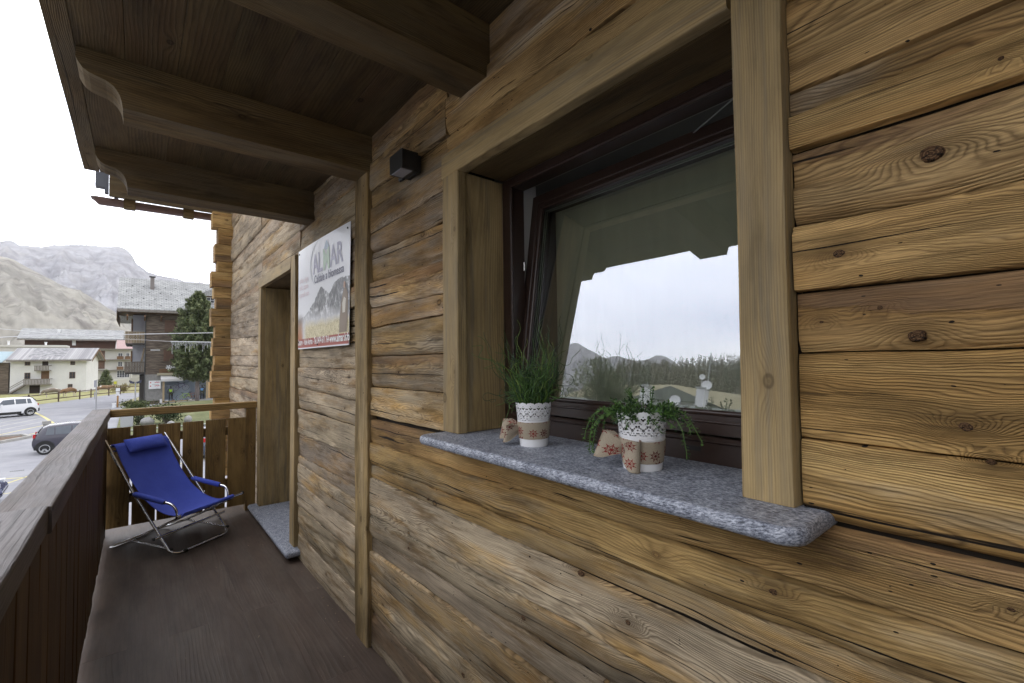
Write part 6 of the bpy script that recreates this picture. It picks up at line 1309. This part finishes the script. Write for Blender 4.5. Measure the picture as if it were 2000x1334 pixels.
shrub(1.75, 43.9, G, 1.15, .95, 'dark open shrub seen just below the end handrail', pl1, 1500, .14); shrub(.1, 44.6, G, .55, .75, 'small shrub beside the pale boulder left of the dark shrub', pl1, 500, .12); shrub(-.05, 59.5, G, 1.2, .55, 'low rounded green shrub at the foot of the street lamp', pl2, 1400, .14)
shrub(-2.2, 96.5, G, 1.3, .8, 'straw-coloured bush behind the end of the rail fence', (plain('straw_leaf', (.24, .20, .08), .8), plain('straw_light', (.34, .30, .15), .8)), 600, .2, group=None)
rock = plain('pale_granite_boulder', (.29, .285, .28), .9, nscale=8., namt=.15, bump=.6, bscale=6., dist=.03)
def boulder(x, y, s_, label, sd):
    g = MB(); P = np.zeros((13, 20, 3))
    for i in range(13):
        for j in range(20):
            t, a = pi * i / 12, 2 * pi * j / 19; rr_ = 1 + .35 * float(vn(cos(a) * 1.2 + sd, cos(t) * 1.5 + sin(a), sd)); P[i, j] = (s_[0] * sin(t) * cos(a) * rr_, s_[1] * sin(t) * sin(a) * rr_, s_[2] * (1 + cos(t) * rr_) * .8)
    P[:, 19] = P[:, 0]; g.grid(P, flip=True); o = g.build('boulder', rock, None, True, 60); o.location = (x, y, G); tag(o, label, 'boulder', 'pale boulders on the lawn'); return o
boulder(.62, 43.6, (.42, .35, .42), 'larger pale boulder on the lawn left of the dark shrub', 3.); boulder(3.05, 43.2, (.26, .25, .38), 'rounded grey boulder right of the dark shrub', 5.); boulder(1.95, 41.2, (.25, .22, .3), 'small pale stone seen through the railing gap below the shrub', 8.)
g = MB(); g.timber((-.55, 44., G), (-.55, 44., -2.35), .72, .5, up=(0, 1, 0), r=.03, seg=2); simple('meter_cabinet', g, plain('pale_cabinet_grey', (.40, .41, .43), .7), 'pale grey cabinet block below the left end of the end handrail', 'cabinet'); 
g = MB(); g.tube([(5.35, 45.5, G), (5.35, 45.5, -1.0)], .06, 8); simple('white_post', g, galv, 'pale post on the lawn beside the log corner, under the end handrail', 'post')
sheet('kerb_strip', [(-1.2, 40.6), (8., 40.9), (8., 41.3), (-1.2, 41.)], G + .13, pave)

# ------------------------------------------------------------------ what the window reflects: roofs of the street behind, left of the balcony
nb_ = empty('neighbour_house', (-30, 16, G), 'house with a long grey slate roof, white chimneys and dishes, mirrored in the window', 'house')
g = MB()
for (xa, za, xb, zb_) in ((-21., 3., -27.5, 6.2), (-34., 3., -27.5, 6.2)):
    pts = [(xa, -8., za), (xb, -8., zb_), (xb, -8., zb_ - .25), (xa, -8., za - .25)]; g.prism(pts[::-1] if xa > xb else pts, (0, 42., 0), uvaxes=((1, 0, 0), (0, 0, 1)))
roofm = plain('grey_green_slate_roof', (.16, .175, .165), .85, nscale=1.2, namt=.12); part(g, 'roof', roofm, nb_); B(nb_, 'wall', plaster, (-33.2, -21.8, -7., 33., G, 3.1))
def chimney(x, y, z0, z1, w_, lab=''):
    g = MB(); g.box(x - w_ / 2, x + w_ / 2, y - w_ / 2, y + w_ / 2, z0, z1); o = part(g, 'chimney', M['white_enamel'], nb_); g = MB(); g.box(x - w_ * .6, x + w_ * .6, y - w_ * .6, y + w_ * .6, z1, z1 + .12); g.tube([(x, y, z1), (x, y, z1 + .4)], .04, 6); c_ = g.build('chimney_cap', M['gasket']); put(c_, o)
chimney(-27.2, 20.5, 5.6, 7.35, .62); chimney(-27.7, 16.3, 5.6, 7.45, .60)
def dish(x, y, z, r_, label):
    g = MB(); n_ = 20; d = Vector((1., -.45, .25)).normalized(); s_ = d.cross(Vector((0, 0, 1))).normalized(); u_ = s_.cross(d); vs = []
    for i, (rr_, dp) in enumerate(((0.001, -.2), (.5, -.15), (1., 0.))):
        for q in range(n_): vs.append(Vector((x, y, z)) + (s_ * cos(2 * pi * q / n_) + u_ * sin(2 * pi * q / n_)) * rr_ * r_ + d * dp * r_)
    g.add(vs, [(i * n_ + q, i * n_ + (q + 1) % n_, (i + 1) * n_ + (q + 1) % n_, (i + 1) * n_ + q) for i in (0, 1) for q in range(n_)]); g.tube([Vector((x, y, z)) - d * .2 * r_, Vector((x, y, z - .8)) - d * .3], .03, 6); o = g.build('satellite_dish', M['white_enamel'], None, True, 60); tag(o, label, 'satellite dish', 'satellite dishes mirrored in the window'); return o
dish(-27.6, 16.4, 8.35, .20, 'small round dish above the right chimney, mirrored in the window'); dish(-27.5, 15.95, 7.75, .34, 'larger dish right of the right-hand chimney, mirrored in the window'); dish(-27.0, 17.9, 6.45, .38, 'dish low on the mirrored roof, between plant and window frame')
g = MB(); g.tube([(-27.9, 16.1, 5.), (-27.9, 16.1, 10.2)], .035, 6)
for z in (8.9, 9.4, 9.8): g.tube([(-28.2, 15.5, z), (-27.6, 16.7, z + .1)], .018, 5)
simple('aerial_mast', g, galv, 'thin aerial mast with cross bars above the mirrored chimney', 'aerial')
g = MB(); g.tube([(-27.5, 22.4, 5.8), (-27.5, 22.4, 9.3)], .03, 6); g.tube([(-28.0, 21.7, 8.5), (-27., 23.1, 8.3)], .018, 5); simple('aerial_mast', g, galv, 'short aerial mast left of the mirrored chimneys', 'aerial')
gb = empty('gabled_house', (-34.8, 23, G), 'grey gabled roof behind the slate roof, mirrored in the window', 'house'); g = MB(); g.prism([(-34., 26.9, 7.7), (-34., 18.9, 7.7), (-34., 22.8, 9.0)][::-1], (-9., 0, 0)); part(g, 'roof', roofm, gb); B(gb, 'wall', plaster, (-42., -34.5, 19.8, 26., G, 7.7))
conifer('bare_larch', -42., 38.5, 0., 13.8, [(.40, 4.6), (.6, 4.4), (.8, 2.8), (1., .4)], 'sparse grey-green tree left of the mirrored chimneys', ntuft=1400, ts=.3)
# ------------------------------------------------------------------ valley air
hz, n = newmat('valley_haze'); pv = n.n.new('ShaderNodeVolumePrincipled'); pv.inputs['Color'].default_value = (.93, .94, 1., 1); pv.inputs['Density'].default_value = .00012; pv.inputs['Anisotropy'].default_value = .2
mo = n.n.new('ShaderNodeOutputMaterial'); n.l.new(pv.outputs[0], mo.inputs['Volume'])
g = MB(); g.box(-9300, 9300, -9300, 9300, G - 1., 1500.); o = g.build('haze', hz); o['kind'] = 'stuff'
